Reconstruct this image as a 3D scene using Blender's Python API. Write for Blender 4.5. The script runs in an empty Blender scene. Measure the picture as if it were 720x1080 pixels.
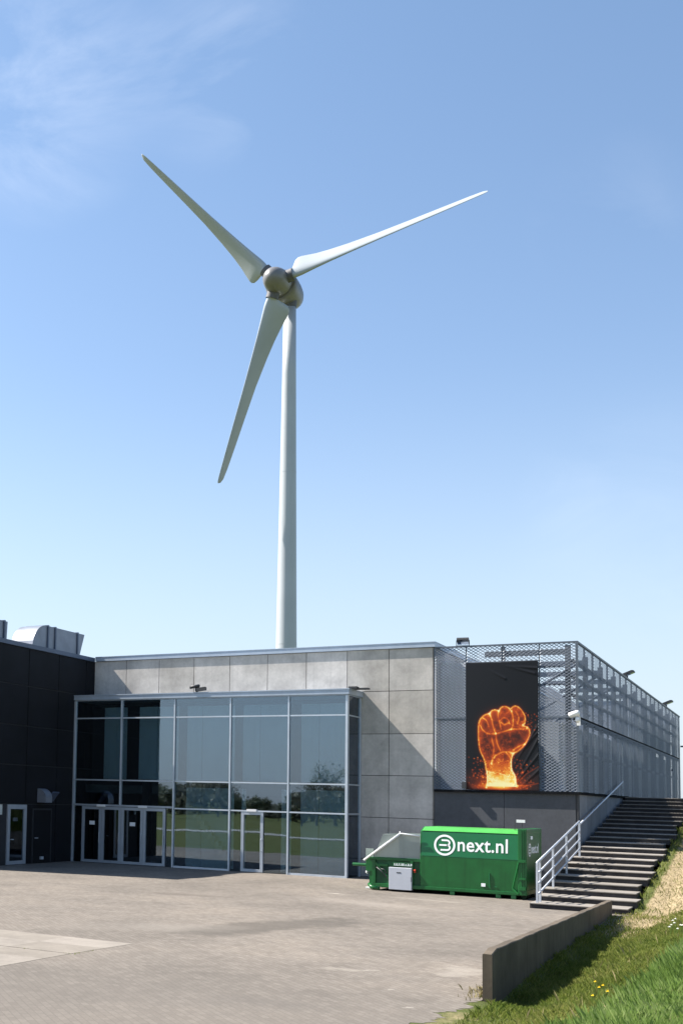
import bpy, bmesh, math, random
import numpy as np
from mathutils import Vector, Matrix
random.seed(7); rng = np.random.default_rng(7)
S = bpy.context.scene
COL = S.collection

# ------------------------------------------------------------------ camera
cam = bpy.data.cameras.new('camera'); cam_ob = bpy.data.objects.new('camera', cam); COL.objects.link(cam_ob)
R = [[0.8412773611, 0.5399582982, 0.0264090501], [-0.0209769028, 0.0814191281, -0.9964591789], [-0.5401966042, 0.8377445684, 0.0798227220]]
CAM = Vector((14.81705, -45.82767, 2.910284))
m = Matrix(((R[0][0], -R[1][0], -R[2][0]), (R[0][1], -R[1][1], -R[2][1]), (R[0][2], -R[1][2], -R[2][2]))).to_4x4()
m.translation = CAM
cam_ob.matrix_world = m
cam.sensor_fit = 'HORIZONTAL'; cam.sensor_width = 36.0
cam.lens = 1249.97 / 720 * 36.0
cam.shift_x = (360 - 49.8625) / 720; cam.shift_y = (736.7508 - 540) / 720
cam.clip_start = 0.1; cam.clip_end = 6000
S.camera = cam_ob

# ------------------------------------------------------------------ sky and sun
LIGHT = Vector((1.0, 0.20, -1.10)).normalized()          # direction the sunlight travels
sun_elev = math.asin(-LIGHT.z); sun_az = math.atan2(-LIGHT.x, -LIGHT.y)   # azimuth clockwise from +Y
W = bpy.data.worlds.new('World'); S.world = W; W.use_nodes = True
nt = W.node_tree; N = nt.nodes; Lk = nt.links
tc = N.new('ShaderNodeTexCoord')
bg = N['Background']; bg.inputs['Strength'].default_value = 0.078
sky = N.new('ShaderNodeTexSky'); sky.sky_type = 'NISHITA'; sky.sun_disc = False
sky.sun_elevation = sun_elev; sky.sun_rotation = sun_az
sky.altitude = 0; sky.air_density = 1.0; sky.dust_density = 0.65; sky.ozone_density = 1.2
mp = N.new('ShaderNodeMapping'); mp.inputs['Scale'].default_value = (3.2, 1.5, 7.0); mp.inputs['Rotation'].default_value = (0.0, 0.35, 0.5)
Lk.new(tc.outputs['Generated'], mp.inputs['Vector'])
n1 = N.new('ShaderNodeTexNoise'); n1.inputs['Scale'].default_value = 1.7; n1.inputs['Detail'].default_value = 9; n1.inputs['Roughness'].default_value = 0.62; n1.inputs['Distortion'].default_value = 0.7
Lk.new(mp.outputs['Vector'], n1.inputs['Vector'])
rp = N.new('ShaderNodeValToRGB'); rp.color_ramp.elements[0].position = 0.40; rp.color_ramp.elements[0].color = (0, 0, 0, 1)
rp.color_ramp.elements[1].position = 0.80; rp.color_ramp.elements[1].color = (1, 1, 1, 1)
Lk.new(n1.outputs['Fac'], rp.inputs['Fac'])
# thin cirrus only in a few parts of the sky: each patch is a soft cone around a compass direction
acc = None
for dr_, deg, amt in (((-0.4739, 0.7062, 0.526), 6, 0.25), ((-0.3567, 0.7664, 0.5342), 4.5, 0.20), ((-0.0877, 0.9745, 0.2064), 7, 0.06), ((-0.1536, 0.9588, 0.2391), 2.2, 0.03), ((-0.114, 0.8984, 0.4242), 3.5, 0.07)):
    dt = N.new('ShaderNodeVectorMath'); dt.operation = 'DOT_PRODUCT'; Lk.new(tc.outputs['Generated'], dt.inputs[0]); dt.inputs[1].default_value = dr_
    mr = N.new('ShaderNodeMapRange'); mr.interpolation_type = 'SMOOTHSTEP'; mr.inputs['From Min'].default_value = math.cos(math.radians(deg)); mr.inputs['From Max'].default_value = 1.0; mr.inputs['To Max'].default_value = amt; Lk.new(dt.outputs['Value'], mr.inputs['Value'])
    if acc is None: acc = mr.outputs[0]
    else:
        ad_ = N.new('ShaderNodeMath'); ad_.operation = 'ADD'; Lk.new(acc, ad_.inputs[0]); Lk.new(mr.outputs[0], ad_.inputs[1]); acc = ad_.outputs[0]
cm = N.new('ShaderNodeMath'); cm.operation = 'MULTIPLY'; Lk.new(rp.outputs['Color'], cm.inputs[0]); Lk.new(acc, cm.inputs[1])
mx = N.new('ShaderNodeMix'); mx.data_type = 'RGBA'
Lk.new(cm.outputs[0], mx.inputs['Factor']); hs = N.new('ShaderNodeHueSaturation'); hs.inputs['Saturation'].default_value = 0.97; Lk.new(sky.outputs['Color'], hs.inputs['Color'])
tn = N.new('ShaderNodeMix'); tn.data_type = 'RGBA'; tn.blend_type = 'MULTIPLY'; tn.inputs['Factor'].default_value = 1.0; tn.inputs[7].default_value = (0.99, 1.0, 1.0, 1); Lk.new(hs.outputs['Color'], tn.inputs[6])
sep = N.new('ShaderNodeSeparateXYZ'); Lk.new(tc.outputs['Generated'], sep.inputs[0])
el = N.new('ShaderNodeMapRange'); el.inputs['From Min'].default_value = 0.02; el.inputs['From Max'].default_value = 0.55; Lk.new(sep.outputs['Z'], el.inputs['Value'])
tm = N.new('ShaderNodeMix'); tm.data_type = 'RGBA'; tm.inputs[6].default_value = (1.02, 0.98, 1.0, 1); tm.inputs[7].default_value = (0.98, 1.06, 1.08, 1); Lk.new(el.outputs[0], tm.inputs['Factor']); Lk.new(tm.outputs[2], tn.inputs[7])
hz = N.new('ShaderNodeMapRange'); hz.interpolation_type = 'SMOOTHSTEP'; hz.inputs['From Min'].default_value = -0.02; hz.inputs['From Max'].default_value = 0.36; hz.inputs['To Min'].default_value = 0.75; hz.inputs['To Max'].default_value = 0.0; Lk.new(sep.outputs['Z'], hz.inputs['Value'])
hm = N.new('ShaderNodeMix'); hm.data_type = 'RGBA'; hm.inputs[7].default_value = (3.55, 4.2, 4.95, 1); Lk.new(hz.outputs[0], hm.inputs['Factor']); Lk.new(tn.outputs[2], hm.inputs[6])
Lk.new(hm.outputs[2], mx.inputs[6]); mx.inputs[7].default_value = (8.2, 8.3, 8.6, 1)
Lk.new(mx.outputs[2], bg.inputs['Color'])
sun = bpy.data.lights.new('sun', 'SUN'); sun.energy = 5.0; sun.angle = math.radians(0.53); sun.color = (1.0, 0.94, 0.86)
sun_ob = bpy.data.objects.new('sun', sun); COL.objects.link(sun_ob)
sun_ob.rotation_euler = LIGHT.to_track_quat('-Z', 'Y').to_euler(); sun_ob.location = (-60, -30, 90)
S.view_settings.view_transform = 'Standard'; S.view_settings.look = 'None'; S.view_settings.exposure = 1.35; S.view_settings.gamma = 1.0
try: S.view_settings.use_curve_mapping = False
except Exception: pass

# ------------------------------------------------------------------ materials
MATS = {}
def new_mat(name):
    m = bpy.data.materials.new(name); m.use_nodes = True
    MATS[name] = m
    return m, m.node_tree.nodes, m.node_tree.links, m.node_tree.nodes['Principled BSDF']
def noise(N, L, vec, scale, detail=5, rough=0.6):
    n = N.new('ShaderNodeTexNoise'); n.inputs['Scale'].default_value = scale; n.inputs['Detail'].default_value = detail; n.inputs['Roughness'].default_value = rough
    if vec is not None: L.new(vec, n.inputs['Vector'])
    return n
def ramp(N, L, fac, stops):
    r = N.new('ShaderNodeValToRGB'); e = r.color_ramp.elements
    while len(e) < len(stops): e.new(0.5)
    for i, (p, c) in enumerate(stops):
        e[i].position = p; e[i].color = (c[0], c[1], c[2], 1) if isinstance(c, tuple) else (c, c, c, 1)
    L.new(fac, r.inputs['Fac']); return r
def mixc(N, L, fac, a, b, mode='MIX'):
    x = N.new('ShaderNodeMix'); x.data_type = 'RGBA'; x.blend_type = mode
    for s, v in ((0, fac), (6, a), (7, b)):
        if isinstance(v, (int, float)): x.inputs[s].default_value = v
        elif isinstance(v, tuple): x.inputs[s].default_value = (v[0], v[1], v[2], 1)
        else: L.new(v, x.inputs[s])
    return x.outputs[2]
def bump(N, L, P, h, strength=0.3, dist=0.02):
    b = N.new('ShaderNodeBump'); b.inputs['Strength'].default_value = strength; b.inputs['Distance'].default_value = dist
    L.new(h, b.inputs['Height']); L.new(b.outputs['Normal'], P.inputs['Normal'])
def objvec(N, L, scale=(1, 1, 1)):
    t = N.new('ShaderNodeTexCoord'); m = N.new('ShaderNodeMapping'); m.inputs['Scale'].default_value = scale
    L.new(t.outputs['Object'], m.inputs['Vector']); return m.outputs['Vector']
def surf(name, col, rough=0.6, metal=0.0, var=0.25, scale=1.5, spec=0.5, streak=0.0, bmp=0.0):
    """painted or bare surface with soft patchy variation and optional vertical dirt streaks"""
    m, N, L, P = new_mat(name)
    v = objvec(N, L)
    n = noise(N, L, v, scale, 6)
    lo = tuple(c * (1 - var) for c in col); hi = tuple(min(1, c * (1 + var)) for c in col)
    c = ramp(N, L, n.outputs['Fac'], [(0.3, lo), (0.7, hi)]).outputs['Color']
    if streak > 0:
        s = noise(N, L, objvec(N, L, (3.0, 3.0, 0.15)), 2.2, 5)
        f = ramp(N, L, s.outputs['Fac'], [(0.48, 0.0), (0.75, streak)]).outputs['Color']
        c = mixc(N, L, f, c, tuple(x * 0.4 for x in col))
    L.new(c, P.inputs['Base Color'])
    P.inputs['Roughness'].default_value = rough; P.inputs['Metallic'].default_value = metal
    P.inputs['Specular IOR Level'].default_value = spec
    if bmp > 0:
        n2 = noise(N, L, v, scale * 12, 4); bump(N, L, P, n2.outputs['Fac'], bmp, 0.01)
    return m

def concrete(name, col, blotch=0.25, panel=(1.66, 1.66, 1.63), off=(0.59, 0, -0.69), streak=0.35):
    m, N, L, P = new_mat(name)
    t = N.new('ShaderNodeTexCoord')
    # per-panel tone: white noise on the panel index
    a = N.new('ShaderNodeVectorMath'); a.operation = 'ADD'; a.inputs[1].default_value = off; L.new(t.outputs['Object'], a.inputs[0])
    d = N.new('ShaderNodeVectorMath'); d.operation = 'DIVIDE'; d.inputs[1].default_value = panel; L.new(a.outputs[0], d.inputs[0])
    fl = N.new('ShaderNodeVectorMath'); fl.operation = 'FLOOR'; L.new(d.outputs[0], fl.inputs[0])
    wn = N.new('ShaderNodeTexWhiteNoise'); wn.noise_dimensions = '3D'; L.new(fl.outputs[0], wn.inputs['Vector'])
    n = noise(N, L, t.outputs['Object'], 0.9, 8, 0.65)
    c = ramp(N, L, n.outputs['Fac'], [(0.28, tuple(x * (1 - blotch) for x in col)), (0.72, tuple(x * (1 + blotch) for x in col))]).outputs['Color']
    tone = ramp(N, L, wn.outputs['Value'], [(0.0, (0.80, 0.79, 0.77)), (1.0, (1.06, 1.06, 1.07))]).outputs['Color']
    c = mixc(N, L, 1.0, c, tone, 'MULTIPLY')
    s = noise(N, L, objvec(N, L, (2.2, 2.2, 0.12)), 2.0, 6)
    f = ramp(N, L, s.outputs['Fac'], [(0.5, 0.0), (0.8, streak)]).outputs['Color']
    c = mixc(N, L, f, c, tuple(x * 0.55 for x in col))
    n3 = noise(N, L, t.outputs['Object'], 9.0, 6, 0.7)
    g = ramp(N, L, n3.outputs['Fac'], [(0.3, 0.9), (0.7, 1.06)]).outputs['Color']
    c = mixc(N, L, 1.0, c, g, 'MULTIPLY')
    L.new(c, P.inputs['Base Color']); P.inputs['Roughness'].default_value = 0.85; P.inputs['Specular IOR Level'].default_value = 0.3
    bump(N, L, P, n3.outputs['Fac'], 0.25, 0.01)
    return m

concrete('wall_concrete', (0.49, 0.46, 0.425), 0.3)
concrete('base_concrete', (0.085, 0.09, 0.10), 0.15, (2.53, 2.53, 4), (-2.78, 0, 0), 0.2)
concrete('side_concrete', (0.19, 0.205, 0.225), 0.2, (4, 1.0, 4), (0, 0, 0), 0.3)
concrete('old_concrete', (0.100, 0.080, 0.058), 0.45, (9, 9, 9), (0, 0, 0), 0.75)
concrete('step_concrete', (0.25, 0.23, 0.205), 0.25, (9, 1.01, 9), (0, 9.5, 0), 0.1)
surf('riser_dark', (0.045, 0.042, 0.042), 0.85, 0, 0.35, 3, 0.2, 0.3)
surf('joint_dark', (0.05, 0.05, 0.052), 0.9, 0, 0.1)
surf('black_cladding', (0.0055, 0.0065, 0.009), 0.7, 0, 0.35, 0.8, 0.22, 0.2)
surf('black_joint', (0.016, 0.018, 0.022), 0.7, 0, 0.2)
surf('cap_metal', (0.40, 0.46, 0.54), 0.42, 0.35, 0.1, 0.7, 0.5, 0.12)
surf('cap_dark', (0.075, 0.10, 0.15), 0.45, 0.2, 0.15, 0.7)
surf('aluminium', (0.55, 0.60, 0.66), 0.40, 0.55, 0.10, 1.2)
surf('door_aluminium', (0.42, 0.46, 0.51), 0.42, 0.5, 0.10, 1.2)
surf('galvanised', (0.52, 0.55, 0.60), 0.42, 0.45, 0.15, 6)
surf('rail_dark', (0.16, 0.19, 0.23), 0.5, 0.3, 0.15, 4)
surf('mesh_metal', (0.15, 0.17, 0.20), 0.5, 0.25, 0.15, 2)
surf('frame_steel', (0.11, 0.13, 0.16), 0.5, 0.3, 0.2, 2)
surf('inner_sheet', (0.66, 0.70, 0.76), 0.55, 0.2, 0.15, 0.6, 0.4, 0.25)
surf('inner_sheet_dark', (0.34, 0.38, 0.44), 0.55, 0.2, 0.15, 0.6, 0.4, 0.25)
surf('duct_metal', (0.22, 0.24, 0.28), 0.45, 0.45, 0.15, 1.5)
surf('dark_plastic', (0.03, 0.032, 0.035), 0.5, 0, 0.2, 4)
surf('matte_black', (0.012, 0.013, 0.015), 0.95, 0, 0.2, 4, 0.03)
surf('white_plastic', (0.78, 0.78, 0.77), 0.45, 0, 0.05, 4)
surf('roof_felt', (0.07, 0.07, 0.07), 0.9, 0, 0.3, 1)
surf('turbine_white', (0.43, 0.46, 0.49), 0.38, 0, 0.05, 0.25, 0.5, 0.12)
surf('blade_white', (0.36, 0.395, 0.425), 0.30, 0, 0.06, 0.2, 0.6)
surf('nacelle_grey', (0.185, 0.18, 0.18), 0.38, 0, 0.12, 0.5, 0.6, 0.2)
surf('collar_dark', (0.10, 0.10, 0.11), 0.6, 0, 0.2, 1)
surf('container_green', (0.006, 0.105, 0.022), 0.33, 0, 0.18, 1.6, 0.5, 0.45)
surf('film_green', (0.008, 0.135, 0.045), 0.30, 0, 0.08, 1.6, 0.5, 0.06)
surf('container_green_lit', (0.06, 0.32, 0.06), 0.36, 0, 0.10, 1.6, 0.5, 0.1)  # brighter copy of the container green: sun on the top put into the colour
surf('dark_green', (0.006, 0.07, 0.02), 0.45, 0, 0.3, 3, 0.4, 0.3)
surf('hopper_sheet', (0.27, 0.31, 0.285), 0.55, 0, 0.08, 1.5, 0.4, 0.1)
surf('cabinet_grey', (0.44, 0.46, 0.50), 0.45, 0, 0.04, 3)
surf('letter_white', (0.85, 0.86, 0.85), 0.5, 0, 0.02, 3)
surf('plate_grey', (0.5, 0.55, 0.52), 0.5, 0, 0.3, 14)
surf('red_paint', (0.45, 0.04, 0.02), 0.5, 0, 0.1, 4)
surf('interior_wall', (0.10, 0.115, 0.12), 0.9, 0, 0.2, 1)
surf('interior_dark', (0.02, 0.022, 0.025), 0.9, 0, 0.3, 1)
surf('blind_fabric', (0.62, 0.71, 0.74), 0.9, 0, 0.08, 0.7, 0.2, 0.15)
surf('stair_light', (0.75, 0.78, 0.76), 0.8, 0, 0.1, 2)
surf('bark', (0.12, 0.105, 0.09), 0.9, 0, 0.3, 2)
surf('yellow_petal', (0.80, 0.58, 0.01), 0.7, 0, 0.1, 30)
surf('white_petal', (0.80, 0.80, 0.74), 0.7, 0, 0.1, 30)

def glass_mat(name, base, tint):
    m, N, L, P = new_mat(name); N.remove(P); out = N['Material Output']
    tr = N.new('ShaderNodeBsdfTransparent'); tr.inputs['Color'].default_value = (*tint, 1)
    gl = N.new('ShaderNodeBsdfGlossy'); gl.inputs['Color'].default_value = (0.74, 0.85, 1.0, 1); gl.inputs['Roughness'].default_value = 0.015
    t = N.new('ShaderNodeTexCoord'); n = noise(N, L, t.outputs['Object'], 0.55, 2, 0.4)
    b = N.new('ShaderNodeBump'); b.inputs['Strength'].default_value = 0.10; b.inputs['Distance'].default_value = 0.02; L.new(n.outputs['Fac'], b.inputs['Height']); L.new(b.outputs['Normal'], gl.inputs['Normal'])
    fr = N.new('ShaderNodeFresnel'); fr.inputs['IOR'].default_value = 1.5
    ma = N.new('ShaderNodeMath'); ma.operation = 'MULTIPLY_ADD'; ma.inputs[1].default_value = 0.9; ma.inputs[2].default_value = base; ma.use_clamp = True; L.new(fr.outputs[0], ma.inputs[0])
    ms = N.new('ShaderNodeMixShader'); L.new(ma.outputs[0], ms.inputs[0]); L.new(tr.outputs[0], ms.inputs[1]); L.new(gl.outputs[0], ms.inputs[2]); L.new(ms.outputs[0], out.inputs['Surface'])
    return m
glass_mat('coated_glass', 0.12, (0.68, 0.76, 0.78))
glass_mat('dark_glass', 0.10, (0.30, 0.36, 0.36))
glass_mat('side_glass', 0.10, (0.55, 0.66, 0.64))

def leaf_mat(name, stops, trans=0.3, scale=0.35):
    m, N, L, P = new_mat(name)
    t = N.new('ShaderNodeTexCoord'); n = noise(N, L, t.outputs['Object'], scale, 6, 0.7)
    gi = N.new('ShaderNodeNewGeometry')
    ad = N.new('ShaderNodeMath'); ad.operation = 'MULTIPLY_ADD'; ad.inputs[1].default_value = 0.35; L.new(gi.outputs['Random Per Island'], ad.inputs[0]); 
    sb = N.new('ShaderNodeMath'); sb.operation = 'SUBTRACT'; sb.inputs[1].default_value = 0.17; L.new(n.outputs['Fac'], sb.inputs[0]); L.new(sb.outputs[0], ad.inputs[2])
    c = ramp(N, L, ad.outputs[0], stops).outputs['Color']
    L.new(c, P.inputs['Base Color']); P.inputs['Roughness'].default_value = 0.7; P.inputs['Specular IOR Level'].default_value = 0.25
    tl = N.new('ShaderNodeBsdfTranslucent'); L.new(c, tl.inputs['Color'])
    ms = N.new('ShaderNodeMixShader'); ms.inputs[0].default_value = trans; L.new(P.outputs[0], ms.inputs[1]); L.new(tl.outputs[0], ms.inputs[2]); L.new(ms.outputs[0], N['Material Output'].inputs['Surface'])
    return m
leaf_mat('grass_blades', [(0.25, (0.075, 0.12, 0.016)), (0.5, (0.155, 0.190, 0.036)), (0.78, (0.27, 0.26, 0.08))], 0.5)
leaf_mat('tall_blades', [(0.25, (0.09, 0.15, 0.028)), (0.5, (0.16, 0.25, 0.055)), (0.8, (0.28, 0.34, 0.13))], 0.5)
leaf_mat('dry_blades', [(0.25, (0.11, 0.13, 0.04)), (0.5, (0.25, 0.21, 0.10)), (0.8, (0.34, 0.28, 0.15))], 0.15)
leaf_mat('leaves', [(0.2, (0.10, 0.115, 0.07)), (0.5, (0.15, 0.165, 0.10)), (0.8, (0.20, 0.215, 0.13))], 0.2)

leaf_mat('wood_leaves', [(0.2, (0.14, 0.14, 0.11)), (0.5, (0.20, 0.20, 0.15)), (0.8, (0.27, 0.265, 0.21))], 0.2)
# ground with grass, dry grass and bare patches
def ground_mat():
    m, N, L, P = new_mat('grass_soil')
    t = N.new('ShaderNodeTexCoord'); n = noise(N, L, t.outputs['Object'], 0.5, 8, 0.7); n2 = noise(N, L, t.outputs['Object'], 6, 6, 0.75); n4 = noise(N, L, t.outputs['Object'], 0.02, 4, 0.6)
    g = ramp(N, L, n2.outputs['Fac'], [(0.3, (0.05, 0.062, 0.018)), (0.55, (0.09, 0.10, 0.03)), (0.75, (0.17, 0.15, 0.065))]).outputs['Color']
    g2 = mixc(N, L, ramp(N, L, n4.outputs['Fac'], [(0.4, 0.0), (0.6, 0.5)]).outputs['Color'], g, (0.075, 0.095, 0.03))
    d = ramp(N, L, n2.outputs['Fac'], [(0.3, (0.15, 0.12, 0.065)), (0.55, (0.31, 0.245, 0.15)), (0.75, (0.39, 0.32, 0.21))]).outputs['Color']
    at = N.new('ShaderNodeAttribute'); at.attribute_name = 'dryness'
    ad = N.new('ShaderNodeMath'); ad.operation = 'MULTIPLY_ADD'; ad.inputs[1].default_value = 0.9; L.new(n.outputs['Fac'], ad.inputs[0])
    sb = N.new('ShaderNodeMath'); sb.operation = 'SUBTRACT'; sb.inputs[1].default_value = 0.45; L.new(at.outputs['Fac'], sb.inputs[0]); L.new(sb.outputs[0], ad.inputs[2])
    f = ramp(N, L, ad.outputs[0], [(0.42, 0.0), (0.6, 1.0)]).outputs['Color']
    L.new(mixc(N, L, f, g2, d), P.inputs['Base Color']); P.inputs['Roughness'].default_value = 0.95; P.inputs['Specular IOR Level'].default_value = 0.1
    bump(N, L, P, n2.outputs['Fac'], 0.8, 0.06)
ground_mat()

def paving_mat():
    m, N, L, P = new_mat('block_paving')
    t = N.new('ShaderNodeTexCoord'); mp = N.new('ShaderNodeMapping'); mp.inputs['Rotation'].default_value = (0, 0, math.radians(45)); L.new(t.outputs['Object'], mp.inputs['Vector'])
    br = N.new('ShaderNodeTexBrick'); br.inputs['Scale'].default_value = 1.0; br.inputs['Brick Width'].default_value = 0.22; br.inputs['Row Height'].default_value = 0.11
    br.inputs['Mortar Size'].default_value = 0.008; br.inputs['Mortar Smooth'].default_value = 0.3; br.inputs['Color1'].default_value = (0.118, 0.102, 0.087, 1); br.inputs['Color2'].default_value = (0.205, 0.184, 0.160, 1); br.inputs['Mortar'].default_value = (0.060, 0.052, 0.044, 1)
    L.new(mp.outputs['Vector'], br.inputs['Vector'])
    n = noise(N, L, t.outputs['Object'], 0.22, 8, 0.62); n2 = noise(N, L, t.outputs['Object'], 2.0, 8, 0.75); n3 = noise(N, L, t.outputs['Object'], 25, 3, 0.6)
    c = mixc(N, L, 0.60, br.outputs['Color'], (0.158, 0.142, 0.124))
    c = mixc(N, L, 1.0, c, ramp(N, L, n.outputs['Fac'], [(0.3, (0.76, 0.75, 0.74)), (0.5, (1.02, 1.0, 0.98)), (0.68, (1.22, 1.18, 1.13))]).outputs['Color'], 'MULTIPLY')
    c = mixc(N, L, 1.0, c, ramp(N, L, n2.outputs['Fac'], [(0.3, 0.86), (0.7, 1.12)]).outputs['Color'], 'MULTIPLY')
    c = mixc(N, L, 1.0, c, ramp(N, L, n3.outputs['Fac'], [(0.3, 0.86), (0.7, 1.14)]).outputs['Color'], 'MULTIPLY')
    # tyre-worn darker band and pale dried puddle marks: each an ellipse in metres with a ragged edge
    def blob(cx, cy, rx, ry, rot, col, amt, soft=0.5, rag=0.9):
        nonlocal c
        mm = N.new('ShaderNodeMapping'); mm.vector_type = 'TEXTURE'; mm.inputs['Location'].default_value = (cx, cy, 0); mm.inputs['Rotation'].default_value = (0, 0, math.radians(rot)); mm.inputs['Scale'].default_value = (rx, ry, 1000)
        L.new(t.outputs['Object'], mm.inputs['Vector'])
        ln = N.new('ShaderNodeVectorMath'); ln.operation = 'LENGTH'; L.new(mm.outputs[0], ln.inputs[0])
        nn = noise(N, L, t.outputs['Object'], 1.1 / max(0.25, min(rx, ry)), 6, 0.65)
        s = N.new('ShaderNodeMath'); s.operation = 'MULTIPLY_ADD'; s.inputs[1].default_value = rag; L.new(nn.outputs['Fac'], s.inputs[0]); L.new(ln.outputs['Value'], s.inputs[2])
        f = ramp(N, L, s.outputs[0], [(0.62 + rag * 0.35 - soft * 0.5, amt), (0.62 + rag * 0.35 + soft * 0.5, 0.0)]).outputs['Color']
        c = mixc(N, L, f, c, col)
    blob(4.35, -20.0, 6.8, 2.1, 72, (0.072, 0.064, 0.055), 0.66, 0.30, 1.0)
    blob(6.2, -31.5, 17.0, 11.0, 0, (0.115, 0.104, 0.092), 0.45, 0.9, 0.7)
    blob(-1.0, -13.5, 3.0, 0.9, 10, (0.085, 0.072, 0.062), 0.5)
    blob(8.3, -25.3, 0.30, 2.2, -32, (0.30, 0.275, 0.24), 0.45, 0.7, 1.8)
    blob(9.3, -27.0, 0.22, 1.5, -30, (0.31, 0.285, 0.25), 0.55, 0.6, 1.9)
    blob(9.9, -28.6, 0.25, 1.3, -25, (0.30, 0.275, 0.24), 0.5, 0.6, 1.9)
    blob(2.1, -9.2, 0.9, 0.35, -15, (0.36, 0.33, 0.29), 0.7, 0.4, 1.3)
    blob(5.0, -9.2, 3.0, 0.5, -12, (0.24, 0.215, 0.185), 0.5, 0.5, 1.0)
    blob(2.5, -22.0, 5.0, 2.2, 40, (0.21, 0.188, 0.162), 0.5, 0.8, 1.0)
    blob(4.5, -12.0, 6.0, 2.0, -10, (0.23, 0.205, 0.178), 0.55, 0.8, 1.0)
    blob(8.0, -29.5, 3.0, 1.4, 10, (0.10, 0.09, 0.08), 0.45, 0.7, 1.2)
    blob(9.6, -24.5, 1.6, 2.6, 0, (0.27, 0.245, 0.21), 0.5, 0.6, 1.5)
    blob(8.2, -25.4, 3.4, 0.9, 20, (0.26, 0.235, 0.20), 0.45, 0.7, 1.6)
    blob(10.45, -25.0, 0.18, 2.6, 1, (0.14, 0.115, 0.05), 0.75, 0.5, 1.3)
    L.new(c, P.inputs['Base Color']); P.inputs['Roughness'].default_value = 0.9; P.inputs['Specular IOR Level'].default_value = 0.2
    bump(N, L, P, br.outputs['Fac'], -0.35, 0.006)
paving_mat()
concrete('slab_concrete', (0.235, 0.21, 0.18), 0.22, (2.0, 2.0, 9), (0, 0, 0), 0.0)
surf('road_grey', (0.30, 0.29, 0.27), 0.9, 0, 0.15, 0.5)

def attr_mat(name, attr, rough=0.5):
    m, N, L, P = new_mat(name)
    a = N.new('ShaderNodeAttribute'); a.attribute_name = attr
    L.new(a.outputs['Color'], P.inputs['Base Color']); P.inputs['Roughness'].default_value = rough; P.inputs['Specular IOR Level'].default_value = 0.25
attr_mat('banner_print', 'print')

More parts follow.
